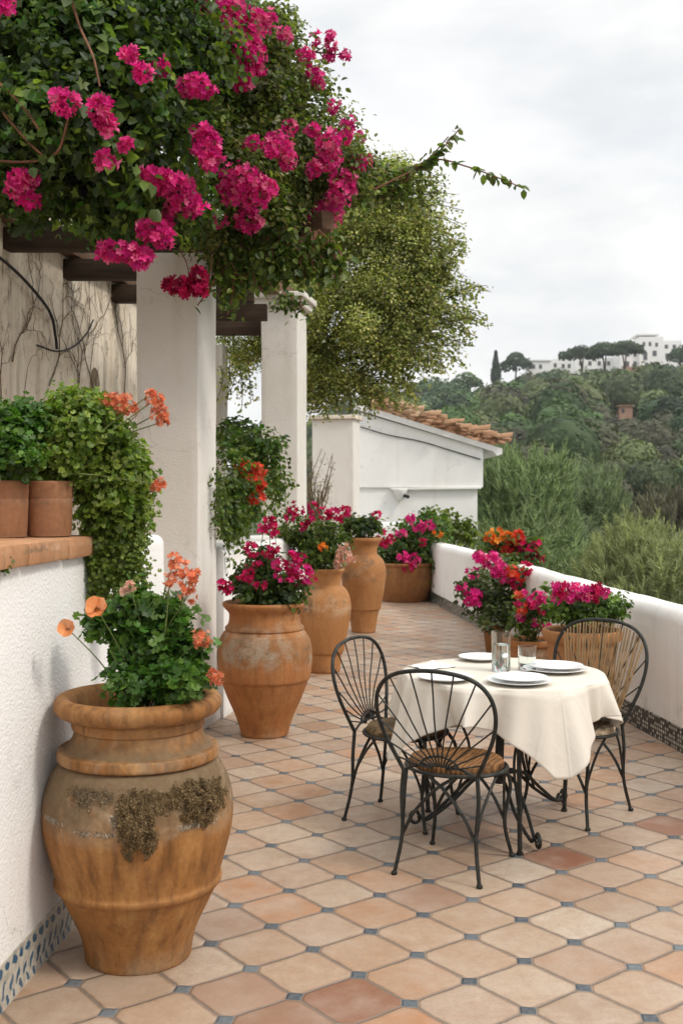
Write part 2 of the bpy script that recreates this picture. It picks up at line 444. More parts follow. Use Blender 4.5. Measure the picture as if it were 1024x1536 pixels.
MAT = {}
def setup_materials():
    M = MAT
    M['white'] = mat_plaster('white rendered plaster', (0.80, 0.785, 0.76), (0.58, 0.52, 0.44), 0.34)
    M['white_rough'] = mat_plaster('rough cast white plaster', (0.82, 0.81, 0.80), (0.62, 0.58, 0.52), 0.20, 85, 1.1)
    M['white_far'] = mat_plaster('smooth far white plaster', (0.845, 0.835, 0.82), (0.66, 0.62, 0.56), 0.28, 60, 0.25)
    M['pillar'] = mat_plaster('pillar plaster', (0.76, 0.73, 0.685), (0.54, 0.46, 0.38), 0.38, 90, 0.55)
    M['old'] = mat_plaster('weathered plaster', (0.84, 0.75, 0.63), (0.50, 0.38, 0.26), 0.55, 70, 0.6, 0.7)
    M['floor'] = mat_floor()
    M['strip_blue'] = mat_strip_blue()
    M['mosaic'] = mat_strip_mosaic()
    M['coping'] = mat_terracotta('worn terracotta coping', (0.50, 0.27, 0.145), (0.40, 0.19, 0.09), (0.60, 0.45, 0.33), 0.5, 0.3, 3.0)
    M['pot_a'] = mat_terracotta('mossy ochre terracotta', (0.37, 0.170, 0.052), (0.24, 0.100, 0.028), (0.46, 0.37, 0.26), 0.75, 0.8, 0.0, 0.0, 1.0)
    M['pot_b'] = mat_terracotta('limed orange terracotta', (0.42, 0.18, 0.062), (0.33, 0.125, 0.038), (0.44, 0.37, 0.28), 0.95, 0.45, 5.0, 0.0, 0.35)
    M['pot_c'] = mat_terracotta('pale ochre terracotta', (0.45, 0.215, 0.08), (0.36, 0.15, 0.048), (0.55, 0.41, 0.27), 0.6, 0.25, 9.0)
    M['pot_d'] = mat_terracotta('plain ochre terracotta', (0.46, 0.22, 0.085), (0.36, 0.15, 0.05), (0.50, 0.36, 0.23), 0.4, 0.25, 13.0)
    M['pot_e'] = mat_terracotta('brown terracotta', (0.33, 0.15, 0.055), (0.25, 0.10, 0.032), (0.40, 0.26, 0.15), 0.4, 0.4, 17.0)
    M['pot_f'] = mat_terracotta('dusky terracotta', (0.33, 0.15, 0.075), (0.25, 0.11, 0.052), (0.40, 0.28, 0.19), 0.3, 0.2, 21.0)
    M['soil'] = mat_plain('potting soil', (0.045, 0.032, 0.022), 0.95, 0.4, 40, bump=0.8)
    M['moss'] = mat_plain('dry crusted moss', (0.10, 0.07, 0.028), 0.95, 0.75, 45, bump=1.0)
    M['iron'] = mat_plain('weathered wrought iron', (0.027, 0.028, 0.025), 0.48, 0.6, 30, 0.5, 0.5, 0.5)
    M['cane'] = mat_weave('rusty brown cane', (0.14, 0.062, 0.021), (0.23, 0.11, 0.038))
    M['cane_dark'] = mat_weave('dark worn cane', (0.13, 0.085, 0.04), (0.22, 0.14, 0.065))
    M['reed'] = mat_plain('dry brown reed', (0.26, 0.165, 0.08), 0.8, 0.45, 14, bump=0.4)
    M['cane_pale'] = mat_weave('pale straw cane', (0.40, 0.30, 0.19), (0.50, 0.39, 0.27))
    M['beam'] = mat_wood('dark pergola timber', (0.055, 0.034, 0.020), (0.025, 0.015, 0.009))
    M['beam_pale'] = mat_wood('weathered pergola timber', (0.17, 0.10, 0.062), (0.10, 0.057, 0.036))
    M['bark'] = mat_wood('brown bark', (0.13, 0.085, 0.05), (0.06, 0.04, 0.025), (14, 14, 3))
    M['stem'] = mat_plain('reddish woody stem', (0.17, 0.075, 0.04), 0.8, 0.4, 20)
    M['stem_green'] = mat_plain('green stem', (0.10, 0.13, 0.035), 0.6, 0.3, 20)
    M['dry'] = mat_plain('dead brown vine', (0.13, 0.095, 0.06), 0.9, 0.4, 20)
    M['cable'] = mat_plain('black cable', (0.02, 0.02, 0.02), 0.6)
    M['dark'] = mat_plain('dark window void', (0.012, 0.012, 0.011), 0.5)
    M['leaf'] = mat_leaf('glossy leaves', 0.45, 0.42)
    M['leaf_far'] = mat_leaf('distant leaves', 0.22, 0.65)
    M['moss_leaf'] = mat_leaf('crusted moss granules', 0.05, 0.9)
    M['petal'] = mat_petal('thin petals')
    t = NT('cream cotton cloth')
    w = t.coord()
    wr = t.noise(5, 5, 0.6, t.n('VectorMath', _operation='ADD', i0=w, i1=t.scale(t.noise(3, 2, 0.5, w, col=True), (0.3, 0.3, 0.3))).outputs[0])
    sp = t.n('SeparateXYZ', Vector=w)
    cr = t.math('MINIMUM', t.math('PINGPONG', t.math('ADD', sp.outputs['X'], t.math('MULTIPLY', sp.outputs['Y'], 0.45)), 0.16), t.math('PINGPONG', t.math('SUBTRACT', sp.outputs['Y'], t.math('MULTIPLY', sp.outputs['X'], 0.45)), 0.16))
    h = t.math('ADD', t.math('MULTIPLY', wr, 1.0), t.ramp(t.math('DIVIDE', cr, 0.16), [(0.0, 0.25), (0.05, 0.0)]))
    h = t.math('ADD', h, t.math('MULTIPLY', t.noise(320, 2, 0.5, w), 0.06))
    MAT['cream'] = t.principled(t.mix(t.noise(4, 3), (0.64, 0.59, 0.515), (0.685, 0.635, 0.56)), 0.88, t.bump(h, 0.5, 0.012), spec=0.12)
    M['china'] = mat_plain('white china', (0.82, 0.82, 0.81), 0.18, 0.02, 5, bump=0.0, spec=0.5)
    M['napkin'] = mat_plain('white napkin cloth', (0.82, 0.81, 0.79), 0.9, 0.03, 8, bump=0.2, spec=0.1)
    M['roof'] = mat_terracotta('old roof tile', (0.40, 0.24, 0.135), (0.30, 0.145, 0.075), (0.50, 0.40, 0.28), 0.8, 0.1, 30.0)
    M['hill'] = mat_plain('scrub covered earth', (0.055, 0.065, 0.032), 0.95, 0.4, 0.2)
    M['earth'] = mat_plain('dry earth', (0.12, 0.10, 0.06), 0.95, 0.4, 1.0)
    M['brick'] = mat_plain('pinkish brick', (0.42, 0.25, 0.18), 0.9, 0.2, 0.6)
    M['pane'] = mat_plain('dark far window', (0.10, 0.105, 0.11), 0.3, 0.2, 1.0)
    t = NT('clear glass')
    g = t.n('BsdfGlass', Color=(0.97, 0.99, 0.985, 1), Roughness=0.01, IOR=1.45)
    t.t.links.new(g.outputs[0], t.out.inputs['Surface'])
    M['glass'] = t.m


# ------------------------------------------------------------------ foliage
def np_mesh(name, V, Fc, cols, mat, parent=None, smooth=False):
    """V (n,3) world coords, Fc (m,k) faces of one size, cols (n,3)"""
    me = bpy.data.meshes.new(name)
    n, (m, k) = len(V), Fc.shape
    me.vertices.add(n); me.vertices.foreach_set('co', np.ascontiguousarray(V, dtype=np.float32).ravel())
    me.loops.add(m * k); me.loops.foreach_set('vertex_index', np.ascontiguousarray(Fc, dtype=np.int32).ravel())
    me.polygons.add(m)
    me.polygons.foreach_set('loop_start', np.arange(0, m * k, k, dtype=np.int32))
    if smooth: me.polygons.foreach_set('use_smooth', np.ones(m, dtype=bool))
    if cols is not None:
        ca = me.color_attributes.new('Col', 'FLOAT_COLOR', 'POINT')
        ca.data.foreach_set('color', np.hstack([cols, np.ones((n, 1))]).astype(np.float32).ravel())
    me.update(); me.validate()
    return link(name, me, mat, parent)


def _t(vs, fs): return np.array(vs, float), np.array(fs, int)

LEAF = _t([(0, 0, 0), (-.30, .32, .10), (-.24, .68, .08), (0, 1, -.06), (.24, .68, .08), (.30, .32, .10)], [(0, 5, 4, 3), (0, 3, 2, 1)])
ROUND = _t([(0, 0, 0), (-.40, .26, .14), (-.31, .66, .11), (0, 1, -.10), (.31, .66, .11), (.40, .26, .14)], [(0, 5, 4, 3), (0, 3, 2, 1)])
NARROW = _t([(0, 0, 0), (-.13, .35, .03), (-.10, .7, .02), (0, 1, -.10), (.10, .7, .02), (.13, .35, .03)], [(0, 5, 4, 3), (0, 3, 2, 1)])
BLADE = _t([(-.5, 0, 0), (.5, 0, 0), (.12, 1, 0), (-.12, 1, 0)], [(0, 1, 2, 3)])
def _lobed(k=6, deep=.74, cup=.16):
    vs = [(0, .35, -.04)]
    m = 2 * k
    for i in range(m + 1):
        a = math.radians(-90 + 18 + (324) * i / m)
        r = (.62 if i % 2 else .62 * deep)
        vs.append((math.cos(a) * r, .35 + math.sin(a) * r, cup * (r / .62) ** 2))
    fs = [(0, i, i + 1) for i in range(1, m + 1)]
    return _t(vs, fs)
LOBED = _lobed()
IVY = _lobed(5, .55, .06)
def _petals(n=5, cup=.40, w=.44, ruffle=.13):
    vs, fs = [], []
    for k in range(n):
        a = 2 * math.pi * k / n
        ca, sa = math.cos(a), math.sin(a)
        rows = [(.05, .10), (.32, w), (.68, w * 1.25), (.95, w * .75)]
        b = len(vs)
        for j, (r, ww) in enumerate(rows):
            for sgn in (-1, 0, 1):
                z = cup * r ** 1.5 + (ruffle if sgn else -ruffle * .5) * r + .02 * k
                x, y = r, sgn * ww
                vs.append((x * ca - y * sa, x * sa + y * ca, z))
        for j in range(3):
            for q in range(2):
                i = b + j * 3 + q
                fs.append((i, i + 1, i + 4, i + 3))
    return _t(vs, fs)
FLOWER = _petals()
def _bract(n=5, w=.33, cup=.60):
    vs, fs = [], []
    for k in range(n):
        a = 2 * math.pi * k / n; ca, sa = math.cos(a), math.sin(a)
        b = len(vs)
        for x, y, z in ((0, 0, 0), (.42, -w, cup * .5 + .06), (.85, -w * .75, cup + .05), (1.0, 0, cup), (.85, w * .75, cup + .05), (.42, w, cup * .5 + .06)):
            vs.append((x * ca - y * sa, x * sa + y * ca, z + .03 * k))
        fs += [(b, b + 1, b + 2, b + 3), (b, b + 3, b + 4, b + 5)]
    return _t(vs, fs)
FLORET = _bract()
QUAD = _t([(-.45, 0, 0), (.45, 0, 0), (.5, 1, .06), (-.4, .9, -.05)], [(0, 1, 2, 3)])


def instance(T, pos, nrm, tip, size, cols):
    tv, tf = T
    pos = np.asarray(pos, float); n = len(pos)
    z = nrm / (np.linalg.norm(nrm, axis=1, keepdims=True) + 1e-9)
    y = tip - (tip * z).sum(1, keepdims=True) * z
    y /= (np.linalg.norm(y, axis=1, keepdims=True) + 1e-9)
    x = np.cross(y, z)
    s = np.asarray(size, float)
    if s.ndim == 1: s = np.stack([s, s, s], 1)
    V = pos[:, None, :] + (tv[None, :, 0:1] * s[:, None, 0:1]) * x[:, None, :] + (tv[None, :, 1:2] * s[:, None, 1:2]) * y[:, None, :] + (tv[None, :, 2:3] * s[:, None, 2:3]) * z[:, None, :]
    k = len(tv)
    Fc = tf[None] + (np.arange(n) * k)[:, None, None]
    return V.reshape(-1, 3), Fc.reshape(-1, tf.shape[1]), np.repeat(cols, k, axis=0)


def rdir(n):
    v = R.normal(size=(n, 3))
    return v / np.linalg.norm(v, axis=1, keepdims=True)


def palette(pal, n, jit=0.18):
    pal = np.array(pal, float)
    c = pal[R.integers(0, len(pal), n)]
    return np.clip(c * (1 + R.normal(size=(n, 1)) * jit), 0.003, 1)


def blob(px, py, d, rx, ry, rd):
    c = P(px, py, d)
    return (c.x, c.y, c.z, rx * d / F, rd, ry * d / F)


def clumps(blobs, n, per, cr, size, pal, T=LEAF, droop=0.4, up=0.5, fill=0.35, jit=0.15, tint=0.22, front=0.0, flat=0.8):
    """leaves in clumps spread over the outer part of a set of ellipsoids -> arrays for instance()"""
    B = np.array(blobs, float)
    area = (B[:, 3] * B[:, 5] + B[:, 3] * B[:, 4] + B[:, 4] * B[:, 5])
    bi = R.choice(len(B), n, p=area / area.sum())
    d = rdir(n)
    if front: d[:, 1] -= front * R.random(n); d /= np.linalg.norm(d, axis=1, keepdims=True)
    rr = 1 - fill * R.random(n) ** 1.6 + 0.08 * R.normal(size=n)
    cc = B[bi, :3] + d * B[bi, 3:] * rr[:, None]
    ctint = 1 + R.normal(size=n) * tint
    cpal = R.random(n)
    m = n * per
    ci = np.repeat(np.arange(n), per)
    off = R.normal(size=(m, 3)) * cr * 0.55
    off[:, 2] *= flat
    pos = cc[ci] + off
    out = d[ci]
    nrm = out * 0.55 + R.normal(size=(m, 3)) * 0.45 + np.array([0, 0, up])
    tip = rdir(m) + np.array([0, 0, -droop]) + out * 0.4
    sz = size * (0.65 + 0.6 * R.random(m))
    pal = np.array(pal, float)
    k = np.clip((cpal[ci] * len(pal) + R.normal(size=m) * 0.6).astype(int), 0, len(pal) - 1)
    cols = np.clip(pal[k] * (ctint[ci] * (1 + R.normal(size=m) * jit))[:, None], 0.004, 1)
    return pos, nrm, tip, sz, cols


def bumps(blobs, k, lo=.28, hi=.45, keep=.8):
    """break big ellipsoids up into many small boughs spread over them"""
    out = []
    for b in blobs:
        b = np.array(b)
        for _ in range(k):
            d = rdir(1)[0]
            c = b[:3] + d * b[3:] * R.uniform(.55, 1.0) * keep
            out.append(tuple(c) + tuple(b[3:] * R.uniform(lo, hi) * np.array([1, 1, R.uniform(.8, 1.2)])))
    return out


def merge(parts):
    V, Fc, C, o = [], [], [], 0
    for v, f, c in parts:
        V.append(v); Fc.append(f + o); C.append(c); o += len(v)
    return np.vstack(V), np.vstack(Fc), np.vstack(C)


def foliage(name, mat, parent, sets, T=LEAF):
    V, Fc, C = merge([instance(T, *s) for s in sets])
    return np_mesh(name, V, Fc, C, mat, parent)


def strand_leaves(pts, n, size, pal, hang=0.8, spread=0.02, pair=True):
    """leaves along a polyline"""
    pts = catmull(pts, 8)
    A = np.array([tuple(p) for p in pts])
    t = np.sort(R.random(n)) * (len(A) - 1.001)
    i = t.astype(int); f = (t - i)[:, None]
    pos = A[i] * (1 - f) + A[i + 1] * f + R.normal(size=(n, 3)) * spread
    tang = A[i + 1] - A[i]; tang /= np.linalg.norm(tang, axis=1, keepdims=True) + 1e-9
    tip = tang * 0.5 + rdir(n) * 0.6 + np.array([0, 0, -hang])
    nrm = rdir(n) * 0.7 + np.array([0, -0.5, 0.5])
    s = size * (0.6 + 0.6 * R.random(n))
    return pos, nrm, tip, s, palette(pal, n)


def surf_depth(px, py, blobs, default):
    """distance at which the view ray meets the nearest ellipsoid"""
    dr = np.array([(px - CX) / F, 1.0, -(py - HY) / F]); o = np.array([0, 0, H])
    best = None
    for b in blobs:
        c = np.array(b[:3]); r = np.array(b[3:])
        a = dr / r; q = (o - c) / r
        A, Bq, Cq = a @ a, 2 * a @ q, q @ q - 1
        D = Bq * Bq - 4 * A * Cq
        if D <= 0: continue
        t = (-Bq - math.sqrt(D)) / (2 * A)
        if best is None or t < best: best = t
    return default if best is None else best


PINK = [(0.68, 0.018, 0.215), (0.60, 0.014, 0.20), (0.76, 0.06, 0.26), (0.52, 0.010, 0.16), (0.80, 0.16, 0.34), (0.70, 0.035, 0.23)]
PINKSOFT = [(0.70, 0.05, 0.25), (0.62, 0.02, 0.20), (0.75, 0.15, 0.28), (0.55, 0.012, 0.16)]
DEEP = [(0.40, 0.008, 0.06), (0.30, 0.006, 0.05), (0.48, 0.012, 0.10)]
CRIM = [(0.55, 0.010, 0.09), (0.48, 0.008, 0.07), (0.62, 0.02, 0.15), (0.38, 0.007, 0.05)]
CORAL = [(0.75, 0.24, 0.12), (0.68, 0.18, 0.085), (0.78, 0.32, 0.19), (0.60, 0.20, 0.10)]
PEACH = [(0.80, 0.33, 0.13), (0.78, 0.28, 0.10), (0.82, 0.40, 0.20)]
ORANGE = [(0.75, 0.20, 0.02), (0.70, 0.13, 0.015), (0.78, 0.28, 0.04)]
RED = [(0.62, 0.035, 0.02), (0.55, 0.02, 0.02), (0.68, 0.07, 0.03)]
REDOR = [(0.70, 0.085, 0.04), (0.64, 0.055, 0.03), (0.74, 0.13, 0.07)]
BLUSH = [(0.75, 0.45, 0.34), (0.70, 0.36, 0.26), (0.72, 0.52, 0.40)]
G_DARK = [(0.034, 0.066, 0.018), (0.052, 0.088, 0.022), (0.072, 0.115, 0.028), (0.044, 0.078, 0.032)]
G_MID = [(0.070, 0.120, 0.022), (0.098, 0.152, 0.028), (0.13, 0.185, 0.038), (0.056, 0.098, 0.022)]
G_YEL = [(0.12, 0.17, 0.028), (0.155, 0.20, 0.035), (0.09, 0.135, 0.024), (0.19, 0.22, 0.05)]
G_OLIVE = [(0.095, 0.108, 0.030), (0.13, 0.14, 0.040), (0.17, 0.175, 0.058), (0.070, 0.085, 0.026), (0.20, 0.18, 0.075)]
G_LUSH = [(0.055, 0.135, 0.020), (0.080, 0.175, 0.028), (0.045, 0.105, 0.020), (0.11, 0.20, 0.035)]
G_GREY = [(0.085, 0.115, 0.050), (0.11, 0.145, 0.06), (0.065, 0.09, 0.040), (0.14, 0.17, 0.075)]


def blossom(parent, c, rx, pal, n=30, fs=0.02, rz=None, T=FLORET, name='flower_head', fill=.45, up=.2):
    """a head of small florets in an ellipsoid round c"""
    rz = rx if rz is None else rz
    d = rdir(n)
    rr = (1 - fill * R.random(n) + .30 * (R.random(n) < .16) * R.random(n))[:, None]
    lum = np.array([1 + .38 * mnoise.noise(Vector((q[0] * 1.6 + c[0] * 9, q[1] * 1.6, q[2] * 1.6 + c[2] * 9))) for q in d])
    rr = rr * lum[:, None]
    pos = np.array(c) + d * np.array([rx, rx, rz]) * rr
    nrm = d + R.normal(size=(n, 3)) * 0.45 + np.array([0, -0.25, up])
    if T is FLOWER: nrm = R.normal(size=(n, 3)) * 0.22 + np.array([-.15, -1.0, .45])
    V, Fc, C = instance(T, pos, nrm, rdir(n), fs * (0.7 + 0.6 * R.random(n)), palette(pal, n, 0.16))
    return np_mesh(name, V, Fc, C, MAT['petal'], parent)


PETAL = _t([(.0, 0, 0), (-.30, .38, .10), (0, .42, .0), (.30, .38, .10), (-.52, .75, .30), (-.20, .82, .10), (.20, .80, .16), (.52, .74, .24), (-.34, 1.0, .26), (.02, 1.05, .34), (.36, .98, .20), (0, .6, .02)],
           [(0, 2, 1, 1), (0, 3, 2, 2), (1, 2, 5, 4), (2, 3, 7, 6), (2, 6, 5, 5), (4, 5, 9, 8), (5, 6, 9, 9), (6, 7, 10, 9)])


def big_flower(parent, c, r, pal):
    """one open ruffled flower turned towards the terrace"""
    f = Vector((rnd.uniform(-.4, .2), -1.0, rnd.uniform(.15, .6))).normalized()
    u = f.cross(Vector((0, 0, 1))).normalized(); v = f.cross(u)
    pos, nrm, tip = [], [], []
    n = 7
    for k in range(n):
        a = 2 * math.pi * k / n + rnd.uniform(-.15, .15)
        rad = u * math.cos(a) + v * math.sin(a)
        pos.append(tuple(Vector(c) + rad * r * .06 + f * (.0015 * (k % 3)))); nrm.append(tuple(f - rad * rnd.uniform(.15, .5))); tip.append(tuple(rad + f * .15))
    V, Fc, C = instance(PETAL, pos, np.array(nrm), np.array(tip), r * R.uniform(.85, 1.08, n), palette(pal, n, .10))
    tri = []
    for q in Fc: tri.append(q)
    me = bpy.data.meshes.new('flower')
    me.from_pydata([tuple(x) for x in V], [], [tuple(dict.fromkeys(int(i) for i in q)) for q in tri])
    ca = me.color_attributes.new('Col', 'FLOAT_COLOR', 'POINT')
    ca.data.foreach_set('color', np.hstack([C, np.ones((len(C), 1))]).astype(np.float32).ravel())
    for p in me.polygons: p.use_smooth = True
    o = link('flower', me, MAT['petal'], parent)
    blossom(o, Vector(c) + f * r * .16, r * .15, [(0.42, 0.14, 0.02), (0.30, 0.10, 0.03)], 16, r * .10, name='flower_centre')
    return o


def stems(parent, lines, r=0.004, mat='stem_green', name='stem', n=5):
    mb = MB()
    for ln in lines:
        mb.tube(catmull(ln, 5), [r, r * 0.55], n)
    return mb.build(name, MAT[mat], parent)


def bow(a, b, k=0.15, side=None):
    a, b = Vector(a), Vector(b)
    m = (a + b) / 2 + (side if side is not None else Vector((rnd.uniform(-1, 1), rnd.uniform(-1, 1), 0.5))) * k * (b - a).length
    return [a, m, b]


# ------------------------------------------------------------------ world, sun, camera
def sky_and_light():
    w = bpy.data.worlds.new('World'); SC.world = w
    w.use_nodes = True
    nt = w.node_tree; nt.nodes.clear()
    N, L = nt.nodes.new, nt.links.new
    sunel, sunaz = math.radians(46), math.radians(118)      # azimuth clockwise from +Y
    sky = N('ShaderNodeTexSky'); sky.sky_type = 'NISHITA'; sky.sun_disc = False
    sky.sun_elevation = sunel; sky.sun_rotation = sunaz; sky.dust_density = 2.0
    bg1 = N('ShaderNodeBackground'); bg1.inputs[1].default_value = 0.12
    L(sky.outputs[0], bg1.inputs[0])
    tc = N('ShaderNodeTexCoord')
    mp = N('ShaderNodeMapping'); mp.inputs['Scale'].default_value = (1.0, 1.0, 2.6); mp.inputs['Location'].default_value = (0.35, 0.2, 0.1)
    L(tc.outputs['Generated'], mp.inputs[0])
    nz = N('ShaderNodeTexNoise'); nz.inputs['Scale'].default_value = 3.0; nz.inputs['Detail'].default_value = 7; nz.inputs['Roughness'].default_value = 0.52
    L(mp.outputs[0], nz.inputs['Vector'])
    cov = N('ShaderNodeValToRGB')
    cov.color_ramp.elements[0].position = 0.30; cov.color_ramp.elements[0].color = (0.82, 0.82, 0.82, 1)
    cov.color_ramp.elements[1].position = 0.52; cov.color_ramp.elements[1].color = (1, 1, 1, 1)
    L(nz.outputs['Fac'], cov.inputs[0])
    nz2 = N('ShaderNodeTexNoise'); nz2.inputs['Scale'].default_value = 5.0; nz2.inputs['Detail'].default_value = 6
    L(mp.outputs[0], nz2.inputs['Vector'])
    cc = N('ShaderNodeValToRGB')
    cc.color_ramp.elements[0].position = 0.36; cc.color_ramp.elements[0].color = (0.79, 0.81, 0.825, 1)
    cc.color_ramp.elements[1].position = 0.60; cc.color_ramp.elements[1].color = (1.0, 0.99, 0.97, 1)
    L(nz2.outputs['Fac'], cc.inputs[0])
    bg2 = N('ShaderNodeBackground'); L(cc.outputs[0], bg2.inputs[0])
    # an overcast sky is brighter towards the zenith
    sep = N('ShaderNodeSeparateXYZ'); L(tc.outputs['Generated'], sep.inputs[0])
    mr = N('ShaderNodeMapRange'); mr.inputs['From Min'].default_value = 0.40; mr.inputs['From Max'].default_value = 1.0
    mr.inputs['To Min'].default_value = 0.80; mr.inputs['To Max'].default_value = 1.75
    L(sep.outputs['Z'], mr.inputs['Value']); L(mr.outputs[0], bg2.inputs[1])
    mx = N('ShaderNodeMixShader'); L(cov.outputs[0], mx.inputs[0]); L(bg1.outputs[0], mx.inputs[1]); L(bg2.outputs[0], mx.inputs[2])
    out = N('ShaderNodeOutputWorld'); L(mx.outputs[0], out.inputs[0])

    sl = bpy.data.lights.new('sun', 'SUN'); sl.energy = 1.35; sl.angle = math.radians(11); sl.color = (1.0, 0.93, 0.82)
    so = bpy.data.objects.new('sun', sl); COL.objects.link(so)
    dv = Vector((math.sin(sunaz) * math.cos(sunel), math.cos(sunaz) * math.cos(sunel), math.sin(sunel)))
    so.rotation_euler = dv.to_track_quat('Z', 'Y').to_euler()
    so.location = (8, -2, 10)

    cam = bpy.data.cameras.new('camera'); co = bpy.data.objects.new('camera', cam); COL.objects.link(co)
    co.location = (0, 0, H); co.rotation_euler = (math.radians(90), 0, 0)
    cam.sensor_fit = 'VERTICAL'; cam.sensor_height = 36; cam.lens = 36 * F / 1536
    cam.shift_y = (HY - 768) / 1536          # horizon sits above the middle row
    cam.clip_end = 3000; cam.clip_start = 0.05
    cam.dof.use_dof = True; cam.dof.focus_distance = 5.2; cam.dof.aperture_fstop = 5.0
    SC.camera = co
    vs = SC.view_settings
    vs.view_transform = 'Standard'; vs.look = 'None'; vs.gamma = 1.0; vs.exposure = 0.48
    SC.render.resolution_x, SC.render.resolution_y = 682, 1024


# ------------------------------------------------------------------ terrain
RID = [(-600, 715), (250, 700), (420, 680), (520, 655), (600, 622), (640, 612), (690, 602), (740, 588), (800, 574), (900, 568), (1024, 558), (1300, 545), (2200, 560)]
RD = 380.0
def ridge_z(px):
    for (a, ya), (b, yb) in zip(RID, RID[1:]):
        if px <= b:
            t = max(0, (px - a) / (b - a)); return H + (HY - (ya + (yb - ya) * t)) * RD / F - 3.0
    return 20.0
def ground_z(x, d):
    px = x / max(d, 5) * F + CX
    zr = ridge_z(px)
    if d <= 75: z = -2.6 - 4.2 * min(1, max(0, (d - 20) / 55))
    elif d < RD:
        t = (d - 75) / (RD - 75); z = -6.8 + (zr + 6.8) * (t ** 0.92)
    else: z = zr - (d - RD) * 0.16
    return z + 0.9 * mnoise.noise(Vector((x * .03, d * .03, 0))) * min(1, d / 100)


def terrain():
    vs, fs = [], []
    cols = [-3000, -1500, -700] + list(range(-300, 1700, 50)) + [1900, 2400, 3200, 4500]
    rows = [-60, 0, 10, 18, 26, 40, 60, 75, 90, 110, 135, 160, 190, 220, 250, 285, 320, 350, 380, 400, 450, 600, 900, 1600]
    for d in rows:
        for px in cols:
            dd = max(d, 30)
            x = (px - CX) / F * dd
            vs.append((x, d, ground_z(x, dd) if d > 20 else -3.6))
    n = len(cols)
    for i in range(len(rows) - 1):
        for j in range(n - 1):
            fs.append((i * n + j, i * n + j + 1, (i + 1) * n + j + 1, (i + 1) * n + j))
    o = MB().add(vs, fs).build('hillside', MAT['hill'], None, angle=180)
    tag(o, kind='structure')


def crown_ball(c, r, n, size, pal, flat=0.85, tidy=0.30):
    d = rdir(n); d[:, 2] = np.where(d[:, 2] < -.25, -d[:, 2], d[:, 2])
    f = R.uniform(0, 90)
    lump = np.array([1 + 0.24 * mnoise.noise(Vector((q[0] * 1.9 + f, q[1] * 1.9, q[2] * 1.9 + f))) + .12 * mnoise.noise(Vector((q[0] * 4.5 + f, q[1] * 4.5, q[2] * 4.5))) for q in d])
    pos = np.array(c) + d * (r * lump * (1 - 0.12 * R.random(n) ** 2))[:, None] * np.array([1, 1, flat])
    nrm = d + R.normal(size=(n, 3)) * tidy
    tint = max(.6, R.normal() * 0.24 + 1.05)
    return pos, nrm, rdir(n), size * (0.6 + 0.8 * R.random(n)), palette(pal, n, 0.12) * tint


HPAL = [[(c[0] * .80, c[1] * .88, c[2] * .74) for c in row] for row in [
    [(0.055, 0.088, 0.032), (0.075, 0.115, 0.040)],
    [(0.095, 0.120, 0.050), (0.120, 0.145, 0.062)],
    [(0.036, 0.066, 0.030), (0.050, 0.084, 0.037)],
    [(0.130, 0.150, 0.060), (0.155, 0.175, 0.075)],
    [(0.115, 0.105, 0.068), (0.098, 0.092, 0.060)],
    [(0.065, 0.120, 0.034), (0.090, 0.150, 0.045)],
]]


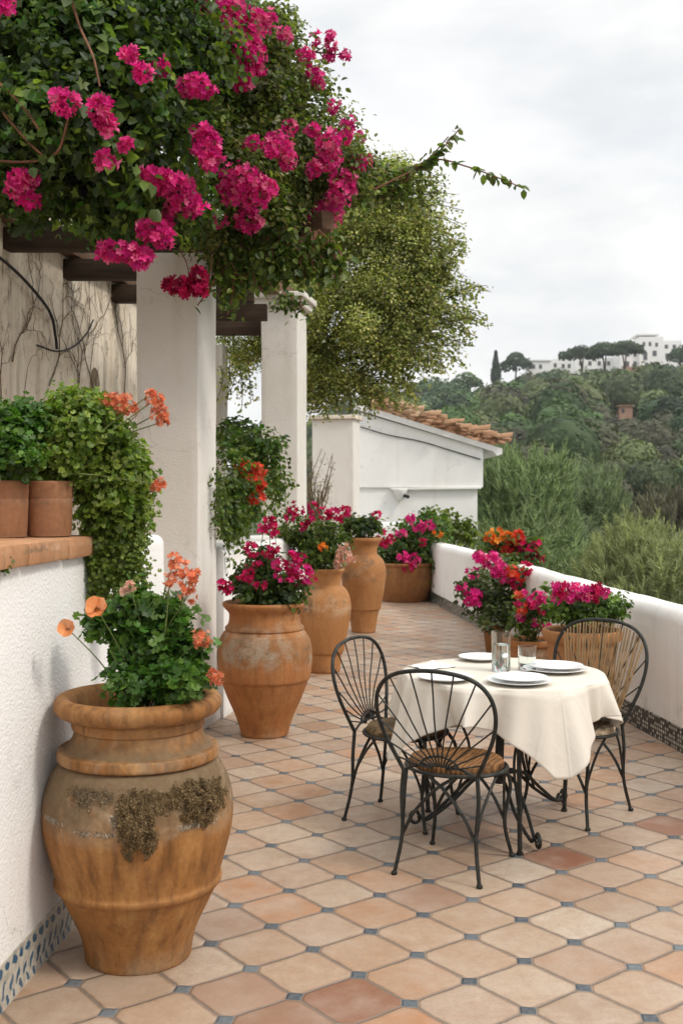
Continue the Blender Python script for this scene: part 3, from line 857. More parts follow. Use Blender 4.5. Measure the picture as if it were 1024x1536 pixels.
def forest():
    sets = []
    pts = []
    tries = 0
    while len(pts) < 1500 and tries < 60000:
        tries += 1
        px = R.uniform(470, 1300); d = 110 + (RD + 6 - 110) * R.random() ** 0.9
        x = (px - CX) / F * d
        r = .0185 * d * R.uniform(.65, 1.3) + .5
        if R.random() < .10: r *= 1.35
        if any((x - a) ** 2 + ((d - b) * .8) ** 2 < (0.80 * (r + q)) ** 2 for a, b, q in pts): continue
        if d < 226 and abs(px - 938) < r * F / d + 12 and HY - (ground_z(x, d) + 1.6 * r - H) * F / d < 628: continue
        pts.append((x, d, r))
    # a cube-sphere of quads as the dense inside of every crown
    q = 6
    sv, sf = [], []
    for ax in range(3):
        for sg in (-1, 1):
            b = len(sv)
            for a in range(q + 1):
                for c in range(q + 1):
                    p = [0, 0, 0]
                    p[ax] = sg; p[(ax + 1) % 3] = math.tan((a / q * 2 - 1) * math.pi / 4); p[(ax + 2) % 3] = sg * math.tan((c / q * 2 - 1) * math.pi / 4)
                    sv.append(p)
            for a in range(q):
                for c in range(q):
                    k = b + a * (q + 1) + c
                    sf.append((k, k + q + 1, k + q + 2, k + 1))
    sv = np.array(sv, float); sv /= np.linalg.norm(sv, axis=1, keepdims=True); sf = np.array(sf)
    arr = []
    for x, d, r in pts:
        px = x / d * F + CX
        yr = HY - (ridge_z(px) + 3.0 - H) * F / RD
        if px > 680:
            for _ in range(9):
                if HY - (ground_z(x, d) + 1.8 * r - H) * F / d < yr - 15: r *= .84
            if r < .8: continue
        z = ground_z(x, d) + r * 0.75
        k = int(min(len(HPAL) - 1, max(0, (mnoise.noise(Vector((x * .02, d * .02, 5))) + .5) * len(HPAL)))) if R.random() < .5 else R.integers(0, len(HPAL))
        if d < 150: k = R.choice([1, 4, 4, 3, 0])
        sz = max(.30, d * .0026)
        n = int(min(1300, 2 * math.pi * r * r / (sz * sz) * 1.25))
        flat = R.uniform(0.85, 1.2)
        st = R.bit_generator.state
        ps = crown_ball((x, d, z), r, n, sz, HPAL[k], flat, .24)
        arr.append(instance(QUAD, *ps))
        f = R.uniform(0, 90)
        lump = np.array([.90 + 0.20 * mnoise.noise(Vector((v[0] * 1.9 + f, v[1] * 1.9, v[2] * 1.9 + f))) for v in sv])
        V = np.array((x, d, z)) + sv * (r * lump * .97)[:, None] * np.array([1, 1, flat])
        arr.append((V, sf, np.tile(ps[4].mean(0), (len(sv), 1))))
    V, Fc, C = merge(arr)
    o = np_mesh('hillside_woods', V, Fc, C, MAT['leaf_far'])
    tag(o, 'dense grey green woods of rounded trees covering the far hillside', 'woods', kind='stuff')


def ridge_things():
    # houses on the crest
    def house(name, label, px, py, d, blocks, group=None, wall='white_far'):
        s = d / F
        e = empty(name, P(px, py, d), label, 'house', group)
        w = MB()
        for bx, by, bw, bh, dep, back in blocks:          # pixels relative to the photo
            c = P(bx + bw / 2, by + bh / 2, d)
            w.box((c.x, c.y + back + dep / 2, c.z - 2.0), (bw * s, dep, bh * s + 4.0))
        w.build('wall', MAT[wall], e, smooth=False)
        return e, s
    d = 372
    e, s = house('villa', 'large white stepped villa with many windows at the right end of the hill crest', 975, 555, d,
                 [(930, 520, 34, 36, 9, 1.0), (958, 505, 36, 50, 10, 0), (990, 510, 34, 46, 10, 1.6), (1024, 520, 40, 40, 9, 2.5)])
    for wx, wy, ww, wh in ((938, 528, 5, 7), (949, 528, 5, 7), (938, 542, 5, 8), (949, 542, 5, 8), (963, 513, 4, 6), (972, 513, 4, 6), (982, 514, 4, 6), (964, 528, 6, 12), (978, 526, 6, 8),
                           (966, 544, 5, 8), (980, 543, 5, 8), (996, 517, 5, 6), (1008, 517, 5, 6), (997, 530, 5, 8), (1010, 531, 5, 8), (998, 545, 5, 7)):
        back = 1.0 if wx < 956 else (0 if wx < 989 else 1.6)
        c = P(wx + ww / 2, wy + wh / 2, d + back)
        MB().box((c.x, c.y - 0.02, c.z), (ww * s, 0.12, wh * s)).build('window', MAT['pane'], e, smooth=False)
    MB().box(P(965, 507, d - .2) + Vector((1.5, 5, 1.2)), (7.5, 9.5, 0.5)).build('roof', MAT['white_far'], e, smooth=False)
    MB().box(P(950, 554, d - 2), (7.5, 2, 1.6)).build('retaining_wall', MAT['brick'], e, smooth=False)
    e, s = house('low_house', 'low white house beside the cypress on the hill crest', 825, 560, d,
                 [(792, 541, 34, 22, 7, 0), (822, 538, 38, 25, 7, 1.2)])
    for wx, wy in ((798, 547), (808, 547), (830, 545), (842, 546), (851, 546)):
        c = P(wx + 2, wy + 3, d + (0 if wx < 820 else 1.2)); MB().box((c.x, c.y - .02, c.z), (1.0, .12, 1.4)).build('window', MAT['pane'], e, smooth=False)
    MB().box(P(808, 540.5, d) + Vector((0, 3.4, 0)), (8.2, 7.6, 0.4)).build('roof', MAT['white_far'], e, smooth=False)
    e, s = house('middle_house', 'white house half hidden behind the three umbrella pines', 890, 556, d + 10,
                 [(862, 536, 70, 26, 7, 0)])
    for wx in (870, 884, 898, 912):
        c = P(wx, 545, d + 10); MB().box((c.x, c.y - .02, c.z), (1.1, .12, 1.5)).build('window', MAT['pane'], e, smooth=False)
    d2 = 225
    s2 = d2 / F
    zc = P(938, 617, d2)
    e = empty('brick_hut', zc, 'small pinkish brick hut alone among the trees on the far slope', 'hut')
    MB().box(zc + Vector((0, 1.5, -0.6)), (20 * s2, 3, 16 * s2 + 1.6)).build('wall', MAT['brick'], e, smooth=False)
    MB().prism([zc + Vector((-1.9, -.2, 1.0)), zc + Vector((1.7, -.2, 1.0)), zc + Vector((1.5, -.2, 1.35)), zc + Vector((-1.6, -.2, 1.25))], (0, 0, 0), (0, 3.4, 0)).build('roof', MAT['roof'], e, smooth=False)
    c = P(934, 616, d2); MB().box((c.x, c.y - .02, c.z), (.55, .1, .8)).build('window', MAT['pane'], e, smooth=False)

    # crest trees
    def tree(name, label, px, ybase, d, crown, group=None, pal=HPAL[2], trunk=True, tops=None, size=0.8):
        b = P(px, ybase, d)
        e = empty(name, b, label, 'tree', group)
        mb = MB()
        b0 = b - Vector((0, 0, 3.0))
        for q in (tops or [b + Vector((0, 0, 3))]):
            mb.tube(catmull([b0, b + (Vector(q) - b) * .4 + Vector((.25, 0, 0)), Vector(q)], 4), [0.35, 0.18], 7)
        mb.build('trunk', MAT['bark'], e)
        foliage('crown', MAT['leaf_far'], e, [(a, b, c2, d2 * .75, f2) for a, b, c2, d2, f2 in crown], QUAD)
    s = RD / F
    cy = []
    for k in range(26):
        t = k / 25
        c = P(743, 572 - 44 * t, 368)
        cy.append(crown_ball((c.x, c.y, c.z), max(.25, 2.0 * (1 - t) ** .75 * (1 if t > .1 else .8)), 160, 0.55, [(0.022, 0.042, 0.022), (0.03, 0.055, 0.028)], 1.0))
    tree('cypress', 'slim dark cypress standing at the left end of the hill crest', 743, 572, 368, cy, tops=[P(743, 540, 368)])
    c = [crown_ball(tuple(P(px, py, 370)), r, 380, .8, HPAL[2], .95) for px, py, r in ((772, 548, 3.9), (762, 553, 3.0), (784, 550, 3.0), (774, 540, 2.6))]
    tree('round_tree', 'dark bushy round tree between the cypress and the low white house', 772, 565, 370, c)
    c = [crown_ball(tuple(P(px, py, 366)), r, 380, .8, HPAL[0], .8) for px, py, r in ((698, 574, 4.2), (686, 580, 3.2), (710, 578, 3.0))]
    tree('hill_tree', 'broad grey green tree left of the cypress on the falling crest', 698, 590, 366, c)
    c = [crown_ball(tuple(P(px, py, 352)), r, 380, .8, HPAL[2], .9) for px, py, r in ((1016, 538, 3.4), (1026, 533, 3.4), (1032, 543, 3.0))]
    tree('villa_tree', 'dark rounded tree in front of the large villa at the right edge', 1018, 552, 352, c)
    for px, py, rw, lab in ((871, 531, 36, 'lowest umbrella pine with the leftmost crown of the three on the crest'), (905, 526, 34, 'middle umbrella pine of the three on the crest'),
                            (935, 523, 34, 'umbrella pine of the three nearest to the large villa')):
        d = 356
        cs = []
        for k in range(7):
            ox = (k - 3) / 3 * rw * .62
            c = P(px + ox, py + abs(ox) * .12, d)
            cs.append(crown_ball((c.x, c.y + R.uniform(-2, 2), c.z - .4), 4.0 - abs(ox) * .07, 380, .7, [(0.032, 0.060, 0.022), (0.045, 0.078, 0.028)], .75))
        tree('umbrella_pine', lab, px, 556, d, cs, 'umbrella pines on the hill crest', tops=[P(px - 3, py + 4, d), P(px + 3, py + 3, d)])


def broom(name, label, px, d, blobs, n, group='feathery shrubs below the terrace', pal=G_GREY, L=0.75, wid=0.022):
    base = P(px, 900, d); base.z = ground_z(base.x, d)
    e = empty(name, base, label, 'shrub', group)
    B = np.array(blobs)
    area = B[:, 3] * B[:, 5]
    per = 42
    m = int(n * 1.5 / per)
    bi = R.choice(len(B), m, p=area / area.sum())
    dirs = rdir(m); dirs[:, 2] = np.abs(dirs[:, 2]) * 1.1 - .35; dirs[:, 1] -= 0.3
    dirs /= np.linalg.norm(dirs, axis=1, keepdims=True)
    rr = 1 - 0.55 * R.random(m) ** 1.3
    root = B[bi, :3] + dirs * B[bi, 3:] * rr[:, None] * .88
    foot = np.array([base.x, base.y, np.min(B[:, 2] - B[:, 5]) - 1.2])
    rad = root - foot; rad /= np.linalg.norm(rad, axis=1, keepdims=True)
    axis = rad * 1.0 + dirs * .25 + np.array([0, 0, .25]) + R.normal(size=(m, 3)) * 0.10
    axis /= np.linalg.norm(axis, axis=1, keepdims=True)
    pl = L * (0.7 + 0.9 * R.random(m))
    k = m * per
    ci = np.repeat(np.arange(m), per)
    t = R.random(k)
    pos = root[ci] + axis[ci] * (pl[ci] * t)[:, None] + R.normal(size=(k, 3)) * (.045 * (1 - .6 * t))[:, None] * L
    tip = axis[ci] + R.normal(size=(k, 3)) * .24
    nrm = R.normal(size=(k, 3)) * .6 + np.array([0, -1, .4])
    ln = L * .55 * (0.5 + 0.7 * R.random(k)) * (1.1 - .5 * t)
    tint = (1.22 + R.normal(size=m) * .22)[ci]
    cols = palette(pal, k, .12) * tint[:, None]
    sz = np.stack([np.full(k, wid), ln, np.full(k, wid)], 1)
    V, Fc, C = instance(BLADE, pos, nrm, tip, sz, np.clip(cols, .01, 1))
    np_mesh('foliage', V, Fc, C, MAT['leaf_far'], e)
    mb = MB()
    for b in blobs:
        for _ in range(3):
            q = Vector((b[0] + rnd.uniform(-.4, .4), b[1] + rnd.uniform(-.2, .4), b[2]))
            mb.tube(catmull([base, base.lerp(q, .5) + Vector((rnd.uniform(-.3, .3), 0, 0)), q], 5), [0.06, 0.015], 6)
    mb.build('stem', MAT['bark'], e)


def shrubs_below():
    broom('feathery_shrub', 'tall feathery green shrub rising beside the white house corner', 775, 25,
          [blob(760, 775, 25, 48, 62, .8), blob(800, 790, 25, 52, 58, .8), blob(745, 740, 25.4, 34, 36, .6), blob(785, 840, 24.5, 70, 45, .8), blob(800, 890, 24, 90, 45, .8), blob(815, 745, 25.4, 34, 34, .6)], 26000, pal=[(0.115, 0.165, 0.060), (0.155, 0.21, 0.080), (0.08, 0.125, 0.046), (0.20, 0.255, 0.11)], L=.62)
    broom('feathery_shrub', 'feathery shrub in the middle between the house corner and the olive grey bush', 885, 29,
          [blob(868, 790, 29, 44, 50, .8), blob(900, 785, 29.5, 36, 46, .7), blob(850, 845, 28, 50, 40, .8), blob(870, 890, 27, 80, 45, .8), blob(885, 755, 29.5, 30, 26, .6)], 20000, pal=[(0.105, 0.145, 0.068), (0.14, 0.185, 0.088), (0.08, 0.115, 0.052), (0.18, 0.225, 0.11)], L=.62)
    broom('feathery_shrub', 'olive grey feathery bush close behind the right parapet', 960, 20,
          [blob(950, 865, 20, 60, 58, .8), blob(1005, 880, 19.5, 65, 55, .8), blob(955, 830, 20.4, 40, 32, .5), blob(915, 890, 19.8, 40, 40, .5), blob(960, 930, 19.5, 100, 45, .8), blob(1075, 890, 19.8, 60, 55, .8)], 30000, pal=[(0.17, 0.195, 0.072), (0.215, 0.24, 0.095), (0.13, 0.155, 0.058), (0.26, 0.28, 0.125)], wid=.014, L=.40)
    broom('feathery_shrub', 'purplish brown scrubby bush low on the right edge above the parapet', 1010, 40,
          [blob(1000, 800, 42, 60, 40, 1.2), blob(1070, 790, 42, 70, 50, 1.2), blob(950, 815, 43, 45, 30, 1.0)], 9000, pal=[(0.10, 0.095, 0.06), (0.13, 0.12, 0.075), (0.08, 0.075, 0.05)], wid=.05, L=.9)


# ------------------------------------------------------------------ terrace
PAR_FAR = [(1.02, 17.7), (1.30, 16.7), (1.46, 15.2), (1.60, 13.8), (1.69, 12.4)]
PAR_NEAR = [(1.765, 11.35), (1.86, 9.8), (1.97, 8.3), (2.09, 7.2), (2.24, 5.8), (2.45, 4.0), (2.7, 2.0)]


def sweep_wall(path, width, height, r=0.09, outward=1, wob=0.006):
    """profile with rounded top edges swept along path (inner face on the path); returns MB"""
    pts = [Vector((x, y, 0)) for x, y in path]
    pts = [p for p in catmull(pts, 6)]
    prof = [(0, -.3), (0, .02), (0, height * .5), (0, height - r)]
    for k in range(1, 6):
        a = math.pi / 2 * k / 5
        prof.append((r - r * math.cos(a), height - r + r * math.sin(a)))
    for k in range(0, 6):
        a = math.pi / 2 * k / 5
        prof.append((width - r + r * math.sin(a), height - r + r * math.cos(a)))
    prof += [(width, -2.6)]
    m = len(prof)
    vs, fs = [], []
    n = len(pts)
    for i, p in enumerate(pts):
        t = (pts[min(i + 1, n - 1)] - pts[max(i - 1, 0)]).normalized()
        o = Vector((t.y, -t.x, 0)) * outward
        for k, (a, z) in enumerate(prof):
            j = wob * mnoise.noise(Vector((p.x * 2.3, p.y * 2.3, z * 3 + a * 5)))
            vs.append(p + o * (a + j) + Vector((0, 0, z + (j * 2 if z > .5 else 0))))
    for i in range(n - 1):
        for k in range(m - 1):
            fs.append((i * m + k, (i + 1) * m + k, (i + 1) * m + k + 1, i * m + k + 1))
    fs.append(tuple(range(m))); fs.append(tuple((n - 1) * m + k for k in range(m)))
    return MB().add(vs, fs), pts


def strip_mesh(name, pts, height, off, mat, parent, outward=1, thick=0.006, z0=0.0):
    """tile strip standing proud of a wall foot, uv in metres"""
    vs, fs, uv = [], [], []
    s = 0
    n = len(pts)
    for i, p in enumerate(pts):
        t = (pts[min(i + 1, n - 1)] - pts[max(i - 1, 0)]).normalized()
        o = Vector((t.y, -t.x, 0)) * outward
        if i: s += (pts[i] - pts[i - 1]).length
        a = p - o * off
        for q, z in ((a, z0), (a, height), (a + o * (thick + off), height)):
            vs.append(Vector((q.x, q.y, z))); uv.append((s, z if q is a else height))
    for i in range(n - 1):
        for k in range(2):
            fs.append((i * 3 + k, (i + 1) * 3 + k, (i + 1) * 3 + k + 1, i * 3 + k + 1))
    me = bpy.data.meshes.new(name)
    me.from_pydata([tuple(v) for v in vs], [], fs)
    ul = me.uv_layers.new(name='UVMap')
    for lp in me.loops: ul.data[lp.index].uv = uv[lp.vertex_index]
    return link(name, me, MAT[mat], parent)


def terrace():
    poly = [(-4.5, -3), (2.9, -3)] + [(x + .12, y) for x, y in reversed(PAR_NEAR)] + [(x + .12, y) for x, y in reversed(PAR_FAR)] + [(1.0, 17.95), (-4.5, 17.95)]
    mb = MB().prism([(x, y, 0) for x, y in poly], (0, 0, 0), (0, 0, -3.2))
    o = mb.build('terrace_floor', MAT['floor'], None, smooth=False)
    tag(o, kind='structure')

    # right parapet
    e = empty('parapet_wall', (PAR_NEAR[3][0], PAR_NEAR[3][1], 0), 'long curving white parapet wall with dark mosaic foot on the right of the terrace', 'wall')
    mb, pts = sweep_wall(PAR_NEAR[::-1] + PAR_FAR[::-1], 0.26, 0.885, outward=1)
    mb.build('wall', MAT['white'], e)
    strip_mesh('tile_strip', pts, 0.155, 0.007, 'mosaic', e, outward=1)
    # end wall across the far side of the terrace
    mb, pts = sweep_wall([(-1.2, 17.75), (-.2, 17.8), (.5, 17.78), (1.0, 17.76)], 0.25, 1.15, outward=-1)
    o = mb.build('end_wall', MAT['white_far'], None)
    tag(o, 'short white wall closing the far end of the terrace below the house', 'wall')

    # left garden wall with coping
    def wx(d): return -1.064 + 0.092 * (d - 3.43)
    path = [(wx(d), d) for d in (0.5, 1.5, 2.5, 3.3, 4.0, 4.4, 4.9, 5.45)]
    e = empty('garden_wall', (wx(4), 4, 0), 'rough white garden wall at the left with blue garland tiles along its foot', 'wall')
    mb, pts = sweep_wall(path, 0.55, 1.415, r=0.05, outward=-1, wob=0.008)
    mb.build('wall', MAT['white_rough'], e)
    strip_mesh('tile_strip', pts, 0.15, 0.007, 'strip_blue', e, outward=-1)
    c = MB()
    y0, y1 = 0.5, 4.36
    n = 10
    for k in range(n):
        a, b = y0 + (y1 - y0) * k / n, y0 + (y1 - y0) * (k + 1) / n - .006
        dz = rnd.uniform(-.004, .004)
        c.prism([(wx(a) + .035, a, 1.380 + dz), (wx(b) + .035, b, 1.380 + dz), (wx(b) - .58, b, 1.380 + dz), (wx(a) - .58, a, 1.380 + dz)], (0, 0, 0), (0, 0, 0.077))
    c.build('coping', MAT['coping'], e, bevel=0.016)


def house_wall_x(d): return -2.21 + 0.15 * (d - 7.33)


def building_left():
    # weathered house wall with a slit window
    e = empty('house_wall', (house_wall_x(8), 8, 0), 'weathered old plaster wall with dead creeper and an arched slit window', 'wall')
    dirv = Vector((0.15, 1, 0)).normalized()
    nv = Vector((-dirv.y, dirv.x, 0))     # pointing away from the terrace
    O = Vector((house_wall_x(3.0), 3.0, 0))
    def W(s, z): return O + dirv * s + Vector((0, 0, z))
    Ltot = 9.6
    s0, s1 = (8.745 - 3) / dirv.y, (8.96 - 3) / dirv.y
    sm = (s0 + s1) / 2; rr = (s1 - s0) / 2
    zb, zt = 2.0, 2.60
    arcL = [(sm - rr * math.cos(a), zt - rr * 1.0 + rr * 1.3 * math.sin(a)) for a in [math.pi / 2 * k / 6 for k in range(7)]]
    arcR = [(sm + rr * math.cos(a), zt - rr * 1.0 + rr * 1.3 * math.sin(a)) for a in [math.pi / 2 * k / 6 for k in range(7)]]
    left = [(0, -.2), (sm, -.2), (sm, zb), (s0, zb)] + arcL + [(sm, 3.75), (0, 3.75)]
    right = [(sm, -.2), (Ltot, -.2), (Ltot, 3.75), (sm, 3.75)] + arcR[::-1] + [(s1, zb), (sm, zb)]
    mb = MB()
    for pl in (left, right):
        mb.prism([W(s, z) for s, z in pl], (0, 0, 0), nv * 0.35)
    mb.build('wall', MAT['old'], e, smooth=False)
    p = MB().prism([W(s, z) + nv * .22 for s, z in ((s0 - .05, zb - .05), (s1 + .05, zb - .05), (s1 + .05, zt + .15), (s0 - .05, zt + .15))], (0, 0, 0), nv * .04)
    p.build('window', MAT['dark'], e, smooth=False)
    w2 = MB()
    w2.prism([W(s, z) - nv * .012 for s, z in ((s0 - .05, zb - .06), (s1 + .05, zb - .06), (s1 + .05, zb), (s0 - .05, zb))], (0, 0, 0), nv * .2)
    w2.build('sill', MAT['old'], e, smooth=False)

    # dead creeper on the wall
    e2 = empty('dead_creeper', W(4.5, 1.5), 'leafless brown dead creeper branching over the weathered wall', 'creeper')
    mb = MB()
    def branch(s, z, ang, ln, r, dep):
        pts = [W(s, z) - nv * .012]
        a = ang
        for k in range(7):
            a += rnd.uniform(-.55, .55)
            s += math.cos(a) * ln / 7; z += math.sin(a) * ln / 7
            pts.append(W(s, z) - nv * rnd.uniform(.006, .02))
            if dep and rnd.random() < .5:
                branch(s, z, a + rnd.choice((-1, 1)) * rnd.uniform(.4, 1.0), ln * rnd.uniform(.35, .65), r * .6, dep - 1)
        mb.tube(pts, [r * .6, r * .22], 5)
    for s, z, a, ln in ((4.3, 1.7, 1.4, 1.6), (4.75, 1.6, 1.75, 1.5), (5.4, 1.75, 1.2, 1.4), (6.1, 1.9, 1.3, 1.3), (5.0, 2.4, 1.0, 1.0), (5.9, 2.3, 1.9, 1.0), (4.4, 2.5, 1.2, .8), (6.5, 2.2, 1.6, 1.2)):
        branch(s, z, a, ln, .010, 2)
    mb.build('twig', MAT['dry'], e2)
    # loop of black cable
    pts = []
    def onwall(px, py):
        # meet the wall plane
        k = (px - CX) / F
        d = (-2.21 - 0.15 * 7.33) / (k - 0.15)
        return P(px, py, d) - nv * .03
    pts = [onwall(*q) for q in ((-60, 350), (0, 392), (40, 430), (70, 470), (78, 505), (80, 524))]
    pts2 = [onwall(*q) for q in ((50, 518), (80, 527), (105, 520), (125, 500), (135, 480))]
    mb = MB().tube(catmull(pts, 6), .011, 7).tube(catmull(pts2, 6), .007, 6)
    o = mb.build('wall_cable', MAT['cable'], None)
    tag(o, 'slack black cable looping down the weathered wall', 'cable')

    # pillars
    pd = Vector((0.176, 1, 0)).normalized(); rz = -math.atan2(0.176, 1)
    def pillar(px_r, d, wpx, label, top, depth=.44, cap=True, base=True):
        w = wpx * d / F
        corner = P(px_r, HY, d); corner.z = 0
        side = Vector((pd.y, -pd.x, 0))
        c = corner - side * (w / 2) + pd * (depth / 2)
        e = empty('pillar', c, label, 'pillar', 'white plastered pergola pillars')
        mb = MB()
        n = 14
        vs, fs = [], []
        ring = []
        K = 6
        base_pts = []
        for (a, b) in ((-1, -1), (1, -1), (1, 1), (-1, 1)):
            base_pts.append(Vector((a * w / 2, b * depth / 2, 0)))
        per = []
        for i in range(4):
            a, b = base_pts[i], base_pts[(i + 1) % 4]
            for k in range(K): per.append(a.lerp(b, k / K))
        M3 = Matrix.Rotation(rz, 3, 'Z')
        for i in range(n + 1):
            z = top * i / n
            for p in per:
                q = M3 @ p
                j = .007 * mnoise.noise(Vector((q.x * 4 + d, q.y * 4, z * 2.5)))
                vs.append(c + q * (1 + j / .2) + Vector((0, 0, z)))
        m = len(per)
        for i in range(n):
            for k in range(m):
                fs.append((i * m + k, i * m + (k + 1) % m, (i + 1) * m + (k + 1) % m, (i + 1) * m + k))
        fs.append(tuple(n * m + k for k in range(m)))
        mb.add(vs, fs).build('shaft', MAT['pillar'], e, bevel=0.012)
        if base: MB().box(c + Vector((0, 0, .09)), (w + .05, depth + .05, .18), rz).build('base', MAT['pillar'], e, bevel=.015)
        if cap:
            MB().box(c + Vector((0, 0, top - .06)), (w + .10, depth + .10, .07), rz).box(c + Vector((0, 0, top)), (w + .17, depth + .17, .055), rz).build('capital', MAT['pillar'], e, bevel=.012)
        return c
    pillar(297, 7.45, 97, 'nearest thick white pillar behind the mossy pot', 3.52, cap=False)
    pillar(446, 10.55, 56, 'white pillar with a flat capital standing under the drooping tree', 3.52)
    pillar(333, 12.4, 30, 'slim grey white pillar seen in the gap right of the nearest pillar', 3.3, .25, False)

    # pergola
    e = empty('pergola', (-1.4, 8, 3.4), 'dark timber pergola between the old wall and the white pillars', 'pergola')
    for i, d in enumerate((7.22, 8.2, 9.2, 10.15, 11.1)):
        x0 = house_wall_x(d) + .003
        x1 = -.965 + .176 * (d - 7.45) + (.42, .05, -.08, -.2, -.3)[i]
        b = MB().box(((x0 + x1) / 2, d + .075, 3.30), (x1 - x0, .13, .145)).build('crossbeam', MAT['beam'], e, bevel=.008)
    a = Vector((-.965 - .24 + .176 * (7.0 - 7.45), 7.0, 3.60)); b = Vector((-.965 - .24 + .176 * (11.6 - 7.45), 11.6, 3.60))
    MB().box((a + b) / 2, (.16, (b - a).length, .16), rz).build('main_beam', MAT['beam_pale'], e, bevel=.01)
    O2 = Vector((house_wall_x(6.9), 6.9, 3.46)); O3 = Vector((house_wall_x(12.3), 12.3, 3.46))
    MB().box((O2 + O3) / 2 + Vector((.055, 0, 0)), (.10, (O3 - O2).length, .13), -math.atan(.15)).build('wall_plate', MAT['beam_pale'], e, bevel=.006)
    # the slanting rafter end that shows at the right of the vine
    A, B2 = P(412, 364, 7.9), P(492, 330, 7.35)
    v = (B2 - A)
    M3 = v.to_track_quat('X', 'Z').to_matrix()
    MB().box((A + B2) / 2, (v.length, .10, .12), M=M3).build('rafter_end', MAT['beam_pale'], e, bevel=.006)

    # low planter wall between the pillars
    path = [(-.93 + .176 * (d - 7.45), d) for d in (7.92, 8.6, 9.3, 10.0, 10.5)]
    mb, pts = sweep_wall(path, 0.5, 1.22, r=.05, outward=-1)
    o = mb.build('planter_wall', MAT['white_far'], None)
    tag(o, 'low white planter wall between the pillars under trailing green leaves', 'wall')


